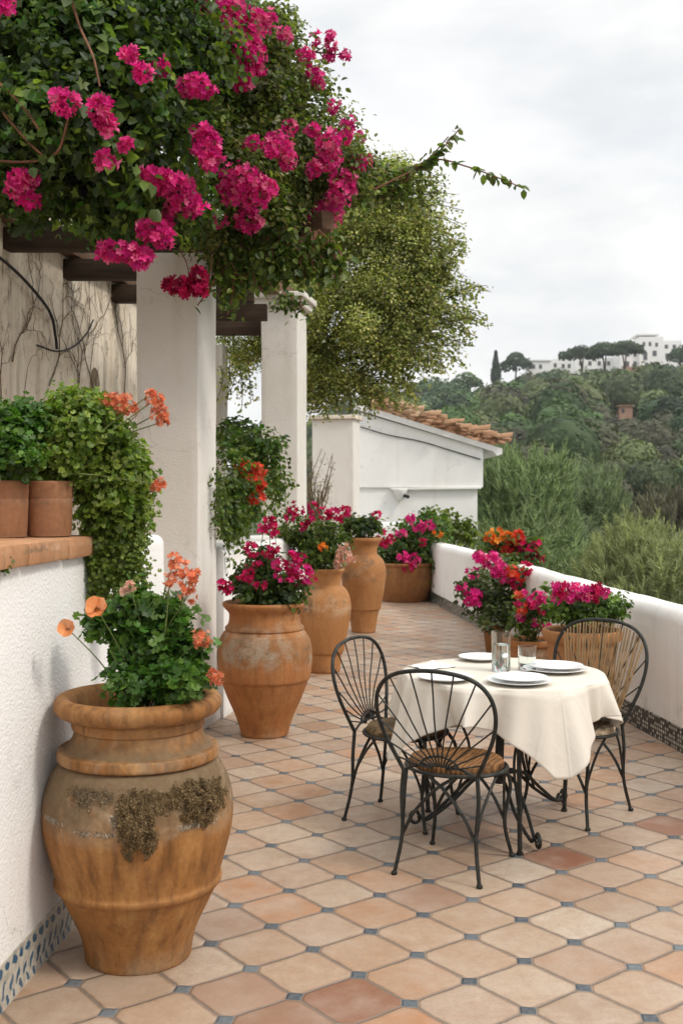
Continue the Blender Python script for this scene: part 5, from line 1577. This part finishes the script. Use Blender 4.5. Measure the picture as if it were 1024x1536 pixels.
def vines():
    # near vine with large leaves
    bl = [blob(40, 90, 5.9, 190, 190, .6), blob(60, 0, 6.0, 180, 90, .6), blob(20, 260, 5.8, 100, 60, .45), blob(120, 180, 5.7, 140, 120, .5), blob(200, 60, 6.2, 170, 160, .6), blob(30, 220, 5.9, 120, 90, .5), blob(180, 240, 6.1, 130, 105, .5), blob(170, 320, 6.3, 60, 45, .3), blob(90, 275, 6.0, 70, 50, .35), blob(260, 300, 6.3, 55, 50, .3)]
    base = Vector((-1.08, 8.12, 0.0))
    e = empty('bougainvillea', base, 'near bougainvillea with large dark leaves and scattered magenta flowers at upper left', 'vine', 'bougainvilleas over the pergola')
    GN = [(a * 1.3, b * 1.3, c * 1.3) for a, b, c in G_DARK + G_MID + G_DARK[1:3] + G_LUSH[:1] + G_YEL[:1]]
    sets = [clumps(bl, 700, 14, .12, .050, G_DARK, fill=.7, droop=.8)]
    for sz, n in ((.036, 1100), (.055, 900), (.075, 420)):
        sets.append(clumps(bumps(bl, 9, .26, .42), n, 14, .09, sz, GN, fill=.5, droop=.9, up=.4, front=.35, tint=.38, jit=.22))
    sets.append(clumps(bumps(bl, 5, .2, .3), 260, 9, .07, .045, G_YEL[:3], fill=.25, droop=.6, front=.6))
    foliage('foliage', MAT['leaf'], e, sets, ROUND)
    foliage('lobed_foliage', MAT['leaf'], e, [clumps(bumps(bl, 8, .25, .4), 700, 8, .10, .055, GN + G_GREY[:1], fill=.35, droop=1.0, up=.3, front=.5, tint=.35)], IVY)
    mb = MB()
    for ln in ([(-20, 140), (40, 210), (72, 240)], [(72, 240), (90, 222), (102, 180)], [(105, -10), (120, 40), (140, 85), (150, 130)], [(0, 125), (35, 160), (62, 200)], [(-20, 240), (30, 243), (72, 240)]):
        pts = [P(x, y, surf_depth(x, y, bl, 5.4) - .02) for x, y in ln]
        mb.tube(catmull(pts, 6), [.0075, .005], 7)
    mb.build('branch', MAT['stem'], e)
    tr = MB()
    for k in range(3):
        tr.tube(catmull([base + Vector((.05 * k, .05 * k, 0)), base + Vector((.04, .03 * k, 1.2)), base + Vector((-.03 + .03 * k, .02, 2.6)), base + Vector((-.3 * k - .1, -.6, 3.75))], 8), [.035, .02], 8)
    tr.build('trunk', MAT['bark'], e)
    for px, py, r, n, fs in ((195, 82, 13, 7, .055), (213, 112, 14, 8, .06), (240, 100, 13, 7, .055), (97, 155, 19, 11, .062), (148, 160, 17, 10, .062), (155, 178, 15, 8, .055), (162, 192, 10, 5, .05), (158, 240, 15, 8, .058), (188, 217, 6, 4, .035), (28, 268, 15, 8, .055),
                             (42, 298, 19, 8, .065), (48, 268, 10, 5, .05), (6, 8, 14, 7, .06), (20, 285, 8, 4, .04)):
        c = P(px, py, surf_depth(px, py, bl, 5.5) - .10)
        blossom(e, c, r * .0028, PINK, int(n * 3.2), .026, r * .0028, name='flower_head')
    # strips of blossom on this vine
    for px, py, rx, ry, n in ((295, 132, 30, 15, 60), (235, 268, 28, 14, 50), (268, 285, 30, 22, 70), (275, 308, 32, 16, 60), (228, 345, 26, 15, 50), (240, 355, 22, 14, 40), (185, 378, 34, 15, 60), (205, 385, 24, 17, 50), (160, 380, 14, 14, 24), (250, 330, 14, 16, 24), (310, 218, 20, 30, 60), (318, 240, 16, 14, 26), (300, 200, 12, 14, 20)):
        dd = surf_depth(px, py, bl, 5.85) - .10
        s = dd / F
        blossom(e, P(px, py, dd), rx * s * .95, PINK, int(n * 1.25), .024, ry * s * .95, name='flower_head')

    # second vine over the pergola with small leaves
    b2 = [blob(330, 80, 7.0, 105, 110, .6), blob(395, 150, 7.4, 90, 115, .6), blob(330, 240, 6.9, 105, 95, .5), blob(430, 235, 7.5, 105, 100, .6), blob(480, 235, 7.8, 62, 75, .5), blob(390, 325, 7.3, 75, 40, .4), blob(505, 275, 7.8, 62, 45, .35), blob(565, 280, 8.2, 55, 28, .3), blob(400, 50, 7.4, 40, 40, .3), blob(310, 350, 7.0, 40, 40, .25)]
    base = Vector((-1.06, 8.25, 0.0))
    e = empty('bougainvillea', base, 'bougainvillea with olive leaves and dense magenta clusters above the pillars', 'vine', 'bougainvilleas over the pergola')
    sets = [clumps(b2, 500, 14, .12, .042, G_OLIVE + G_MID, fill=.7), clumps(bumps(b2, 9), 2300, 16, .08, .040, [(a * 1.35, b * 1.35, c * 1.35) for a, b, c in G_OLIVE + G_MID + G_YEL[:2]], fill=.5, droop=.5, up=.5, front=.4, tint=.3)]
    sets.append(clumps([b2[1], b2[4], b2[8], blob(600, 275, 8.3, 46, 20, .25), blob(620, 290, 8.5, 30, 20, .2), blob(540, 262, 8.0, 40, 26, .3), blob(440, 150, 7.6, 60, 60, .4)], 420, 15, .10, .042, G_YEL + G_OLIVE[2:], fill=.25, droop=.5, up=.6, front=.3, tint=.25))
    lines = []
    for ln, n, sz in (([(560, 262), (620, 250), (660, 225), (690, 192)], 44, .066), ([(600, 270), (650, 240), (700, 250), (750, 268), (785, 283)], 46, .066), ([(560, 280), (600, 265), (640, 240), (672, 205)], 30, .062), ([(560, 250), (590, 262), (615, 250)], 30, .06), ([(570, 300), (610, 270), (650, 235)], 26, .07)):
        pts = [P(x, y, 8.1) for x, y in ln]
        lines.append(pts); sets.append(strand_leaves(pts, n, sz * 1.15, G_MID + G_OLIVE[:2], .7, .012))
    for k in range(60):
        x = rnd.uniform(310, 500); y0 = 330 + abs(x - 400) * .12 + rnd.uniform(0, 50); y1 = y0 + rnd.uniform(30, 95)
        if x > 375: y1 = min(y1, 432 - rnd.uniform(0, 25)); y0 = min(y0, y1 - 25)
        pts = [P(x, y0, 7.2), P(x + rnd.uniform(-12, 14), (y0 + y1) / 2, 7.1), P(x + rnd.uniform(-20, 28), y1, 7.15)]
        lines.append(pts); sets.append(strand_leaves(pts, 22, .068, G_MID + G_YEL[:2], .6, .025))
    for k in range(9):
        x = rnd.uniform(412, 462); y = rnd.uniform(436, 454)
        pts = [P(x, y, 9.9), P(x + rnd.uniform(-8, 10), y + 12, 9.85), P(x + rnd.uniform(-16, 16), y + rnd.uniform(18, 36), 9.9)]
        lines.append(pts); sets.append(strand_leaves(pts, 16, .06, G_MID + G_YEL[:1], .4, .03))
    for k in range(44):
        x = rnd.uniform(322, 402); y0 = rnd.uniform(330, 385); y1 = y0 + rnd.uniform(40, 100)
        if x > 384: y1 = min(y1, 440)
        pts = [P(x, y0, 7.75), P(x + rnd.uniform(-8, 8), (y0 + y1) / 2, 7.7), P(x + rnd.uniform(-12, 12), y1, 7.7)]
        lines.append(pts); sets.append(strand_leaves(pts, 26, .055, G_MID + G_YEL[:2], .6, .03))
    # thin flowering shoots against the sky
    sh = [[(395, 60), (440, 70), (470, 78), (500, 60)], [(440, 70), (462, 90), (478, 125)], [(470, 78), (510, 82)], [(470, 180), (500, 165), (520, 195)], [(380, 20), (405, 25), (430, 50)], [(560, 285), (590, 270), (620, 255)]]
    for ln in sh: lines.append([P(x, y, 7.5) for x, y in ln])
    foliage('foliage', MAT['leaf'], e, sets, LEAF)
    stems(e, lines, .008, 'stem')
    tr = MB()
    for k in range(3):
        tr.tube(catmull([base + Vector((.03 * k, .03, 0)), base + Vector((-.03, .04 * k, 1.2)), base + Vector((.03 * k, .02, 2.4)), base + Vector((.08 * k - .15, -.2, 3.75))], 8), [.03, .018], 8)
    tr.build('trunk', MAT['bark'], e)
    mb = MB()
    for k in range(10):
        q = P(rnd.uniform(330, 520), rnd.uniform(320, 400), rnd.uniform(7.2, 8.2))
        mb.tube(catmull(bow(base + Vector((0.2, -.1, 3.65)), q, .12), 6), [.015, .006], 6)
    mb.build('branch', MAT['stem'], e)
    for px, py, rx, ry, n in ((300, 15, 14, 18, 30), (335, 40, 34, 34, 130), (350, 70, 30, 30, 110), (372, 60, 26, 34, 100), (345, 15, 34, 20, 80), (385, 35, 20, 22, 60), (370, 105, 24, 26, 80), (385, 90, 18, 28, 60), (360, 125, 12, 12, 20),
                              (365, 270, 40, 26, 110), (350, 290, 28, 22, 70), (385, 290, 30, 26, 80), (372, 330, 26, 20, 60), (400, 283, 18, 16, 36), (380, 215, 14, 9, 20), (415, 215, 24, 20, 60), (430, 235, 14, 22, 40), (435, 190, 12, 10, 20), (405, 225, 14, 10, 20),
                              (470, 195, 12, 12, 22), (490, 215, 22, 18, 60), (495, 240, 20, 24, 60), (470, 255, 13, 16, 28), (515, 205, 14, 12, 26), (535, 245, 20, 14, 40), (510, 285, 22, 26, 80), (495, 315, 26, 24, 80), (520, 275, 14, 18, 34), (478, 325, 18, 16, 40),
                              (500, 160, 9, 12, 16), (522, 190, 12, 14, 22), (538, 205, 8, 8, 12), (404, 28, 12, 12, 22), (427, 52, 13, 10, 22), (459, 82, 13, 10, 22), (472, 58, 9, 14, 18), (497, 62, 9, 24, 34), (495, 85, 8, 10, 12), (520, 83, 9, 8, 12), (477, 122, 9, 14, 24), (468, 105, 9, 9, 14), (330, 330, 10, 10, 12), (550, 243, 8, 10, 14)):
        dd = surf_depth(px, py, b2, 7.5) - .08
        s = dd / F
        blossom(e, P(px, py, dd), rx * s * .84, PINK + (PINKSOFT[:3] if px > 320 else []), int(n * 1.15), .0225, ry * s * .88)
    # dark cluster hanging before the pillar
    for px, py, rx, ry, n in ((268, 428, 18, 11, 44), (283, 432, 14, 12, 34), (298, 415, 11, 14, 34), (302, 430, 9, 8, 20), (256, 430, 9, 8, 18)):
        blossom(e, P(px, py, 6.7), rx * .0041, DEEP + CRIM[:1], n, .028, ry * .0041)
    stems(e, [[P(270, 375, 6.8), P(280, 395, 6.72), P(286, 425, 6.7)], [P(318, 380, 6.9), P(316, 410, 6.8), P(308, 428, 6.72)]], .005, 'stem')

    # drooping tree at the end of the pergola
    D = 12.6
    b3 = [blob(500, 390, D, 125, 120, 1.0), blob(570, 375, D - .2, 75, 85, .8), blob(615, 400, D - .3, 45, 60, .5), blob(450, 480, D, 95, 90, .9), blob(560, 475, D - .4, 75, 62, .7), blob(612, 470, D - .3, 45, 38, .45), blob(505, 545, D - .4, 55, 42, .6), blob(365, 510, D + .3, 36, 45, .5), blob(570, 300, D, 55, 55, .7), blob(480, 310, D, 90, 70, .8),
          blob(540, 580, D - .3, 26, 28, .3), blob(355, 440, D + .3, 50, 50, .5), blob(478, 585, D - .4, 30, 26, .35), blob(590, 535, D - .5, 34, 26, .35), blob(650, 430, D - .3, 24, 26, .3)]
    base = Vector(((418 - CX) * 13.0 / F, 13.0, 0.0))
    e = empty('drooping_tree', base, 'olive green small leaved tree drooping over the capped pillar and pier', 'tree')
    pal = [(0.225, 0.250, 0.075), (0.29, 0.305, 0.095), (0.35, 0.35, 0.125), (0.155, 0.185, 0.058), (0.38, 0.345, 0.15), (0.20, 0.245, 0.065)]
    sets = [clumps(bumps(b3, 9, .22, .40, .92), 4300, 22, .10, .031, pal, fill=.55, droop=.6, up=.8, tint=.30, front=.15, flat=1.15), clumps(b3, 700, 20, .16, .031, pal, fill=.7, tint=.3), clumps([(b[0], b[1], b[2], b[3] * 1.12, b[4] * 1.1, b[5] * 1.12) for b in b3], 520, 15, .11, .031, pal, fill=.15, tint=.35)]
    lines = []
    for _ in range(190):
        a = rnd.uniform(-1.25, 1.0)
        cx, cy = rnd.choice(((575, 390), (560, 470), (585, 440), (550, 515), (510, 555), (570, 320)))
        L = rnd.uniform(70, 128)
        p0 = (cx + math.cos(a) * 45, cy + math.sin(a) * 45)
        p2 = (cx + math.cos(a) * L, cy + math.sin(a) * L * .85 + rnd.uniform(-6, 14))
        if p2[1] > 612: p2 = (p2[0], 612)
        p1 = ((p0[0] + p2[0]) / 2, (p0[1] + p2[1]) / 2 - 8)
        dd = D - rnd.uniform(.1, .7)
        pts = [P(*p0, dd), P(*p1, dd - .1), P(*p2, dd - .15)]
        lines.append(pts); sets.append(strand_leaves(pts, 60, .036, pal + G_YEL[:1], .3, .035))
    for x, y, x2, y2 in ((650, 400, 698, 352), (655, 430, 700, 368), (660, 450, 730, 428), (665, 470, 728, 490), (655, 480, 722, 485), (640, 510, 705, 520), (640, 520, 690, 548), (600, 540, 660, 545), (590, 550, 622, 580), (600, 520, 650, 560), (560, 570, 572, 610), (600, 560, 618, 600), (345, 540, 342, 600), (372, 540, 376, 605), (360, 550, 362, 590), (640, 330, 668, 345), (640, 380, 690, 395), (670, 440, 715, 450), (620, 480, 700, 500), (640, 420, 722, 432), (640, 460, 726, 470), (630, 500, 690, 530), (610, 540, 672, 552), (650, 350, 690, 372), (640, 490, 715, 505), (570, 560, 600, 590), (540, 580, 556, 615), (500, 590, 506, 618), (520, 590, 530, 616), (480, 590, 478, 620)):
        for jx, jy in ((0, 0), (-14, 9)):
            pts = [P(x + jx, y + jy, D - .4), P((x + x2) / 2 + jx * .7, (y + y2) / 2 - 6 + jy, D - .5), P(x2 + jx * 1.4 + rnd.uniform(-8, 6), y2 + jy + rnd.uniform(-10, 10), D - .5 + jx * .01)]
            lines.append(pts); sets.append(strand_leaves(pts, 40, .038, pal + G_YEL[:1], .2, .035))
        pts = [P(x, y, D - .4), P((x + x2) / 2, (y + y2) / 2 - 6, D - .5), P(x2, y2, D - .5)]
        lines.append(pts); sets.append(strand_leaves(pts, 46, .042, pal + G_YEL[:1], .2, .03))
    sets = [(a, b, c, d, np.clip(f * 1.25, 0, 1)) for a, b, c, d, f in sets]
    foliage('crown', MAT['leaf'], e, sets, ROUND)
    stems(e, lines, .006, 'bark', 'twig')
    mb = MB()
    top = base + Vector((.1, -.1, 2.6))
    mb.tube(catmull([base, base + Vector((.05, 0, 1.2)), top], 8), [.14, .10], 10)
    for b in b3:
        q = Vector(b[:3])
        mb.tube(catmull([top, top.lerp(q, .5) + Vector((0, 0, .25)), q], 6), [.06, .015], 7)
    mb.build('trunk', MAT['bark'], e)


# ------------------------------------------------------------------ table, chairs, tableware
TC = Vector((0.79, 5.40, 0)); TR = 0.49; TZ = 0.74


def table():
    e = empty('round_table', TC, 'round table with black wrought iron scroll legs under the cream cloth', 'table')
    MB().lathe([(0, .70), (TR - .02, .70), (TR - .005, .712), (TR - .005, .728), (TR - .02, .736), (0, .736)], TC, 56).build('table_top', MAT['iron'], e)
    for a in (-89, 31, 151):
        a = math.radians(a)
        r = .47 if a < 0 else .40
        p = TC + Vector((math.cos(a) * r, math.sin(a) * r, 0))
        q = TC + Vector((math.cos(a) * .44, math.sin(a) * .44, .70))
        MB().tube([p, p.lerp(q, .5), q], .011, 8).tube([p, p + Vector((0, 0, .012))], .016, 8).build('leg', MAT['iron'], e)
    hub = TC + Vector((-.02, -.02, .235))
    MB().tube([hub + Vector((0, 0, -.03)), hub + Vector((0, 0, .08)), TC + Vector((0, 0, .70))], [.028, .022, .020], 10).build('stem', MAT['iron'], e)
    for foot in (Vector((.375, 5.36, 0)), Vector((.885, 5.0, 0)), Vector((1.14, 5.72, 0))):
        v = foot - TC; v.z = 0
        side = Vector((-v.y, v.x, 0)).normalized()
        mb = MB()
        for o in (-.022, .022):
            f = foot + side * o * .6
            mb.tube(catmull([hub + side * o + Vector((0, 0, .02)), hub.lerp(f, .3) + side * o + Vector((0, 0, .07)), hub.lerp(f, .6) + side * o + Vector((0, 0, .03)), hub.lerp(f, .9) + Vector((0, 0, .01)), f + Vector((0, 0, .055))], 7), [.0095, .008], 8)
        # scroll toe
        vd = v.normalized()
        pts = [foot + Vector((0, 0, .06)) + vd * 0]
        for k in range(11):
            a = math.pi / 2 - k * .55
            rr = .036 - k * .0024
            pts.append(foot + vd * (math.cos(a) * rr + .012) + Vector((0, 0, .038 + math.sin(a) * rr)))
        mb.tube(pts, [.0105, .007], 8)
        # brace to the table top
        mb.tube(catmull([hub.lerp(foot, .55) + Vector((0, 0, .02)), hub.lerp(foot, .42) + Vector((0, 0, .16)), TC + v * .42 + Vector((0, 0, .42)), TC + v * .75 + Vector((0, 0, .70))], 8), .007, 7)
        mb.build('leg', MAT['iron'], e)

    # cloth
    half = .655
    ang0 = math.radians(-71 - 45)
    nth, nr, nh = 360, 14, 28
    vs, fs = [], []
    vs.append(TC + Vector((0, 0, .742)))
    for i in range(nth):
        th = 2 * math.pi * i / nth
        for k in range(1, nr + 1):
            r = (TR + .002) * k / nr
            vs.append(TC + Vector((math.cos(th) * r, math.sin(th) * r, .742 + .0015 * mnoise.noise(Vector((math.cos(th) * r * 9, math.sin(th) * r * 9, 2))))))
        q = (th - ang0) % (math.pi / 2)
        q = min(q, math.pi / 2 - q)                      # 0 at an edge middle, pi/4 at a corner
        ext = half / max(math.cos(q), .7)
        ext = min(ext, half * 1.36)
        hang = ext - TR
        corner = (q / (math.pi / 4)) ** 2
        for k in range(1, nh + 1):
            t = k / nh
            dr = t * hang
            fold = .6 * math.sin(th * 9 + .9 * math.sin(th * 2)) + .3 * math.sin(th * 17 + 1.0 + math.sin(th * 3)) + .22 * math.sin(th * 31 + 2 * math.sin(th * 2))
            amp = .075 * t ** .8 * min(1, hang / .2)
            r = TR + .012 * min(1, k / 3) + fold * amp * .75 + corner * .05 * t + .018 * t
            sag = .012 * (1 - math.exp(-k / 1.6))
            z = .742 - max(0, dr * .965 - .004) - sag * .3
            qs = (th - ang0 - math.pi / 4 + math.pi / 4) % (math.pi / 2) - math.pi / 4
            qc = qs - math.copysign(math.pi / 4, qs)          # signed angle from the nearest corner
            tw = th - qc * .42 * t * math.exp(-(qc / .42) ** 2) + .03 * t * math.sin(th * 5)
            r += .045 * t * math.cos(qc * 13) * math.exp(-(qc / .40) ** 2)
            vs.append(TC + Vector((math.cos(tw) * r, math.sin(tw) * r, z)))
    m = nr + nh
    for i in range(nth):
        j = (i + 1) % nth
        fs.append((0, 1 + i * m, 1 + j * m))
        for k in range(m - 1):
            fs.append((1 + i * m + k, 1 + i * m + k + 1, 1 + j * m + k + 1, 1 + j * m + k))
    o = MB().add(vs, fs).build('tablecloth', MAT['cream'], None, angle=180)
    so = o.modifiers.new('thickness', 'SOLIDIFY'); so.thickness = .0016; so.offset = -1
    tag(o, 'cream tablecloth draped over the round table with a hanging corner', 'tablecloth')

    zt = .744
    def plate(px, py, lab, r, stack=True, z=zt):
        g = G(px, py, z + .012); g.z = z
        v = g - TC; v.z = 0
        if v.length > TR - r * .8: g = TC + v.normalized() * (TR - r * .8) + Vector((0, 0, z))
        pr = [(0, 0), (r * .55, 0), (r * .62, .003), (r * .8, .011), (r, .018), (r, .021), (r * .8, .0145), (r * .6, .007), (0, .006)]
        o = MB().lathe(pr, g, 48).build('plate', MAT['china'], None)
        tag(o, lab, 'plate', 'white plates on the table')
        if stack:
            g2 = g + Vector((.004, -.003, .0152))
            r2 = r * .84
            pr = [(0, 0), (r2 * .55, 0), (r2 * .62, .003), (r2 * .8, .010), (r2, .016), (r2, .019), (r2 * .8, .0135), (r2 * .6, .007), (0, .006)]
            o = MB().lathe(pr, g2, 48).build('plate', MAT['china'], None)
            tag(o, stack, 'plate', 'white plates on the table')
    plate(712, 981, 'lone white plate at the back left of the table left of the tall glass', .12, None)
    plate(778, 1021, 'larger white plate under another at the front of the table', .150, 'smaller white plate stacked on top at the front of the table')
    plate(832, 1003, 'larger white plate under another at the right of the table by the short glass', .158, 'smaller white plate stacked on top at the right of the table')
    plate(662, 1017, 'white plate seen through the top of the front chair back', .135, None)

    def glass(px, py, r, h, lab, water):
        g = G(px, py, zt)
        e = empty('tumbler', g, lab, 'glass')
        mb = MB()
        n = 40
        outer = [(0, 0), (r * .86, 0), (r * .92, .004), (r * .95, h * .4), (r, h), (r - .0025, h), (r * .95 - .0028, h * .4), (r * .90 - .003, .012), (0, .010)]
        # fluted wall
        vs, fs = [], []
        m = len(outer)
        for k in range(n):
            a = 2 * math.pi * k / n
            fl = 1 + (.022 if k % 2 else 0)
            for i, (q, z) in enumerate(outer):
                vs.append(g + Vector((q * (fl if i < 4 else 1) * math.cos(a), q * (fl if i < 4 else 1) * math.sin(a), z)))
        for k in range(n):
            k2 = (k + 1) % n
            for i in range(m - 1): fs.append((k * m + i, k2 * m + i, k2 * m + i + 1, k * m + i + 1))
        mb.add(vs, fs).build('bowl', MAT['glass'], e)
        if water:
            MB().lathe([(0, .0125), (r * .85, .0135), (r * .9, h * .35), (r * .905, water), (0, water)], g, 40).build('water', MAT['glass'], e)
    glass(751, 1006, .048, .195, 'tall ribbed tumbler of water on the table', .13)
    glass(790, 1004, .046, .115, 'short empty ribbed tumbler beside the tall glass', 0)
    # napkin
    vs, fs = [], []
    c = G(648, 1000, zt)
    n = 14
    for i in range(n + 1):
        for j in range(n + 1):
            u, v = i / n - .5, j / n - .5
            z = .004 + .010 * max(0, mnoise.noise(Vector((u * 5, v * 5, 4)))) + .022 * math.exp(-((u - .05) ** 2 + (v - .1) ** 2) * 30)
            p = Matrix.Rotation(.5, 3, 'Z') @ Vector((u * .20, v * .15, z))
            vs.append(c + p)
    for i in range(n):
        for j in range(n):
            a = i * (n + 1) + j
            fs.append((a, a + n + 1, a + n + 2, a + 1))
    o = MB().add(vs, fs).build('napkin', MAT['napkin'], None, angle=180)
    so = o.modifiers.new('thickness', 'SOLIDIFY'); so.thickness = .003
    tag(o, 'crumpled white napkin at the left side of the table', 'napkin')


def chair(pos, fwd, label, seat_mat, top=.885, nsp=13, reeds=False):
    """iron chair: local +Y looks to the table"""
    f = Vector((fwd[0], fwd[1], 0)).normalized()
    rz = math.atan2(-f.x, f.y)
    e = empty('iron_chair', pos, label, 'chair', 'iron chairs round the table', rz)
    def B(mb, name, mat, **kw): return mb.build(name, MAT[mat], e, world=False, **kw)
    k = top / .885
    def by(z): return -.20 - .10 * max(0, (z - .44) / .45)
    half = [(.165, .44), (.205, .52), (.245, .61), (.264, .70), (.252, .78), (.205, .84), (.125, .873), (0, .885)]
    half = [(x, .44 + (z - .44) * (top - .44) / .445) for x, z in half]
    right = [Vector((x, by(z), z)) for x, z in half]
    left = [Vector((-x, by(z), z)) for x, z in half[:-1]]
    hoop = catmull(left + right[::-1], 6)
    B(MB().tube(hoop, .0092, 10), 'back_frame', 'iron')
    # fan of spokes
    mb = MB()
    org = Vector((0, by(.455), .455))
    hp = [(p.x, p.z) for p in hoop]
    for i in range(nsp):
        a = math.radians(-78 + 156 * i / (nsp - 1))
        dx, dz = math.sin(a), math.cos(a)
        best = None
        for (x0, z0), (x1, z1) in zip(hp, hp[1:]):
            den = dx * (z1 - z0) - dz * (x1 - x0)
            if abs(den) < 1e-9: continue
            t = ((x0 - org.x) * (z1 - z0) - (z0 - org.z) * (x1 - x0)) / den
            s = ((x0 - org.x) * dz - (z0 - org.z) * dx) / den
            if t > .02 and -1e-6 <= s <= 1 + 1e-6: best = t if best is None else max(best, t)
        if not best: continue
        q = Vector((org.x + dx * best, 0, org.z + dz * best)); q.y = by(q.z)
        st = Vector((org.x + dx * .035, 0, org.z + dz * .02)); st.y = by(st.z)
        mid = st.lerp(q, .5) + Vector((0, -.012, 0))
        mb.tube([st, st.lerp(mid, .5) + Vector((0, -.004, 0)), mid, mid.lerp(q, .5) + Vector((0, .003, 0)), q], .0037, 6)
    mb.tube(catmull([Vector((-.165, by(.44), .44)), Vector((-.09, by(.47), .468)), Vector((0, by(.48), .474)), Vector((.09, by(.47), .468)), Vector((.165, by(.44), .44))], 5), .006, 7)
    mb.tube(catmull([Vector((-.09, by(.47), .468)), Vector((-.06, by(.5), .50)), Vector((0, by(.52), .515)), Vector((.06, by(.5), .50)), Vector((.09, by(.47), .468))], 5), .005, 7)
    B(mb, 'backrest', 'iron')
    if reeds:
        mb = MB()
        for i in range(27):
            u = -1 + 2 * (i + .5) / 27 + rnd.uniform(-.012, .012)
            x0, x1 = u * .135, u * .245
            zt = None
            for (xa, za), (xb, zb) in zip(hp, hp[1:]):
                if za > .6 and (xa - x1) * (xb - x1) <= 0 and xa != xb: zt = za + (zb - za) * (x1 - xa) / (xb - xa)
            if zt is None: continue
            pts = [Vector((x0, by(.46) + .012, .46)), Vector((x0 + (x1 - x0) * .55 + rnd.uniform(-.004, .004), by(.65) + .012, .65)), Vector((x1, by(zt) + .012, zt - .012))]
            mb.tube(catmull(pts, 5), [rnd.uniform(.004, .0062), rnd.uniform(.0042, .0058)], 5)
        B(mb, 'cane_panel', 'reed')
    # seat
    ring = [Vector((.222 * math.cos(a), .205 * math.sin(a), .432)) for a in [2 * math.pi * q / 40 for q in range(41)]]
    B(MB().tube(ring, .0085, 8, caps=False), 'seat_frame', 'iron')
    vs, fs = [], []
    prof = [(0, .425), (.9, .425), (.985, .435), (1.0, .447), (.97, .462), (.88, .472), (.6, .470), (.3, .466), (0, .464)]
    n = 40
    for a in range(n):
        an = 2 * math.pi * a / n
        for r, z in prof:
            j = 1 + .015 * mnoise.noise(Vector((math.cos(an) * 2, math.sin(an) * 2, z * 20 + pos[0])))
            vs.append(Vector((.21 * r * math.cos(an) * j, .195 * r * math.sin(an) * j, z + .006 * mnoise.noise(Vector((math.cos(an) * r * 3, math.sin(an) * r * 3, pos[0] * 5))))))
    m = len(prof)
    for a in range(n):
        b = (a + 1) % n
        for i in range(m - 1): fs.append((a * m + i, b * m + i, b * m + i + 1, a * m + i + 1))
    B(MB().add(vs, fs), 'seat', seat_mat)
    # legs
    for sx in (-1, 1):
        lg = B(MB().tube(catmull([Vector((sx * .165, by(.44), .44)), Vector((sx * .172, -.205, .33)), Vector((sx * .165, -.215, .17)), Vector((sx * .19, -.245, 0))], 7), [.0092, .0085], 9), 'leg', 'iron')
        MB().lathe([(0, 0), (.0115, 0), (.0135, .004), (.0135, .011), (.010, .016), (0, .016)], (sx * .19, -.245, 0), 12).build('foot', MAT['iron'], lg, world=False)
        lg = B(MB().tube(catmull([Vector((sx * .15, .15, .43)), Vector((sx * .185, .19, .33)), Vector((sx * .165, .17, .16)), Vector((sx * .19, .20, 0))], 7), [.0092, .0085], 9), 'leg', 'iron')
        MB().lathe([(0, 0), (.0115, 0), (.0135, .004), (.0135, .011), (.010, .016), (0, .016)], (sx * .19, .20, 0), 12).build('foot', MAT['iron'], lg, world=False)
    mb = MB()
    for sx in (-1, 1):
        mb.tube(catmull([Vector((-sx * .06, -.19, .425)), Vector((sx * .02, -.20, .37)), Vector((sx * .11, -.21, .27)), Vector((sx * .163, -.215, .17))], 6), .0075, 7)
        mb.tube(catmull([Vector((sx * .205, -.06, .425)), Vector((sx * .19, -.12, .36)), Vector((sx * .172, -.18, .27)), Vector((sx * .165, -.213, .19))], 6), .0065, 7)
        mb.tube(catmull([Vector((sx * .205, .05, .425)), Vector((sx * .185, .10, .35)), Vector((sx * .168, .15, .24)), Vector((sx * .165, .17, .17))], 6), .0065, 7)
        mb.tube(catmull([Vector((-sx * .05, .18, .425)), Vector((sx * .03, .18, .36)), Vector((sx * .11, .172, .27)), Vector((sx * .163, .17, .17))], 6), .0075, 7)
    B(mb, 'brace', 'iron')
    return e


def furniture():
    table()
    def place(bx, by, fwd): 
        f = Vector((fwd[0], fwd[1], 0)).normalized()
        return Vector((bx, by, 0)) + f * .22
    chair(place(.405, 4.615, (.44, .90)), (.44, .90), 'front iron chair with fan back towards the viewer and rusty brown seat', 'cane')
    chair(place(.13, 5.60, (.86, -.50)), (.86, -.50), 'left iron chair seen side on with a dark worn seat', 'cane_dark', .88)
    chair(place(1.315, 5.72, (-.66, -.75)), (-.66, -.75), 'right iron chair between the table and the parapet with pale straw seat', 'cane_pale', .955, reeds=True)


def haze():
    t = NT('pale even air')
    v = t.n('VolumePrincipled', Color=(0.86, 0.90, 0.95, 1), Density=0.00022, Anisotropy=0.2)
    t.t.links.new(v.outputs[0], t.out.inputs['Volume'])
    o = MB().box((0, 300, 10), (1600, 900, 150)).build('haze', t.m, None, smooth=False)
    tag(o, kind='stuff')


setup_materials()
sky_and_light()
haze()
terrain()
forest()
ridge_things()
shrubs_below()
terrace()
building_left()
house_far()
PT = pots()
plants(PT)
vines()
furniture()
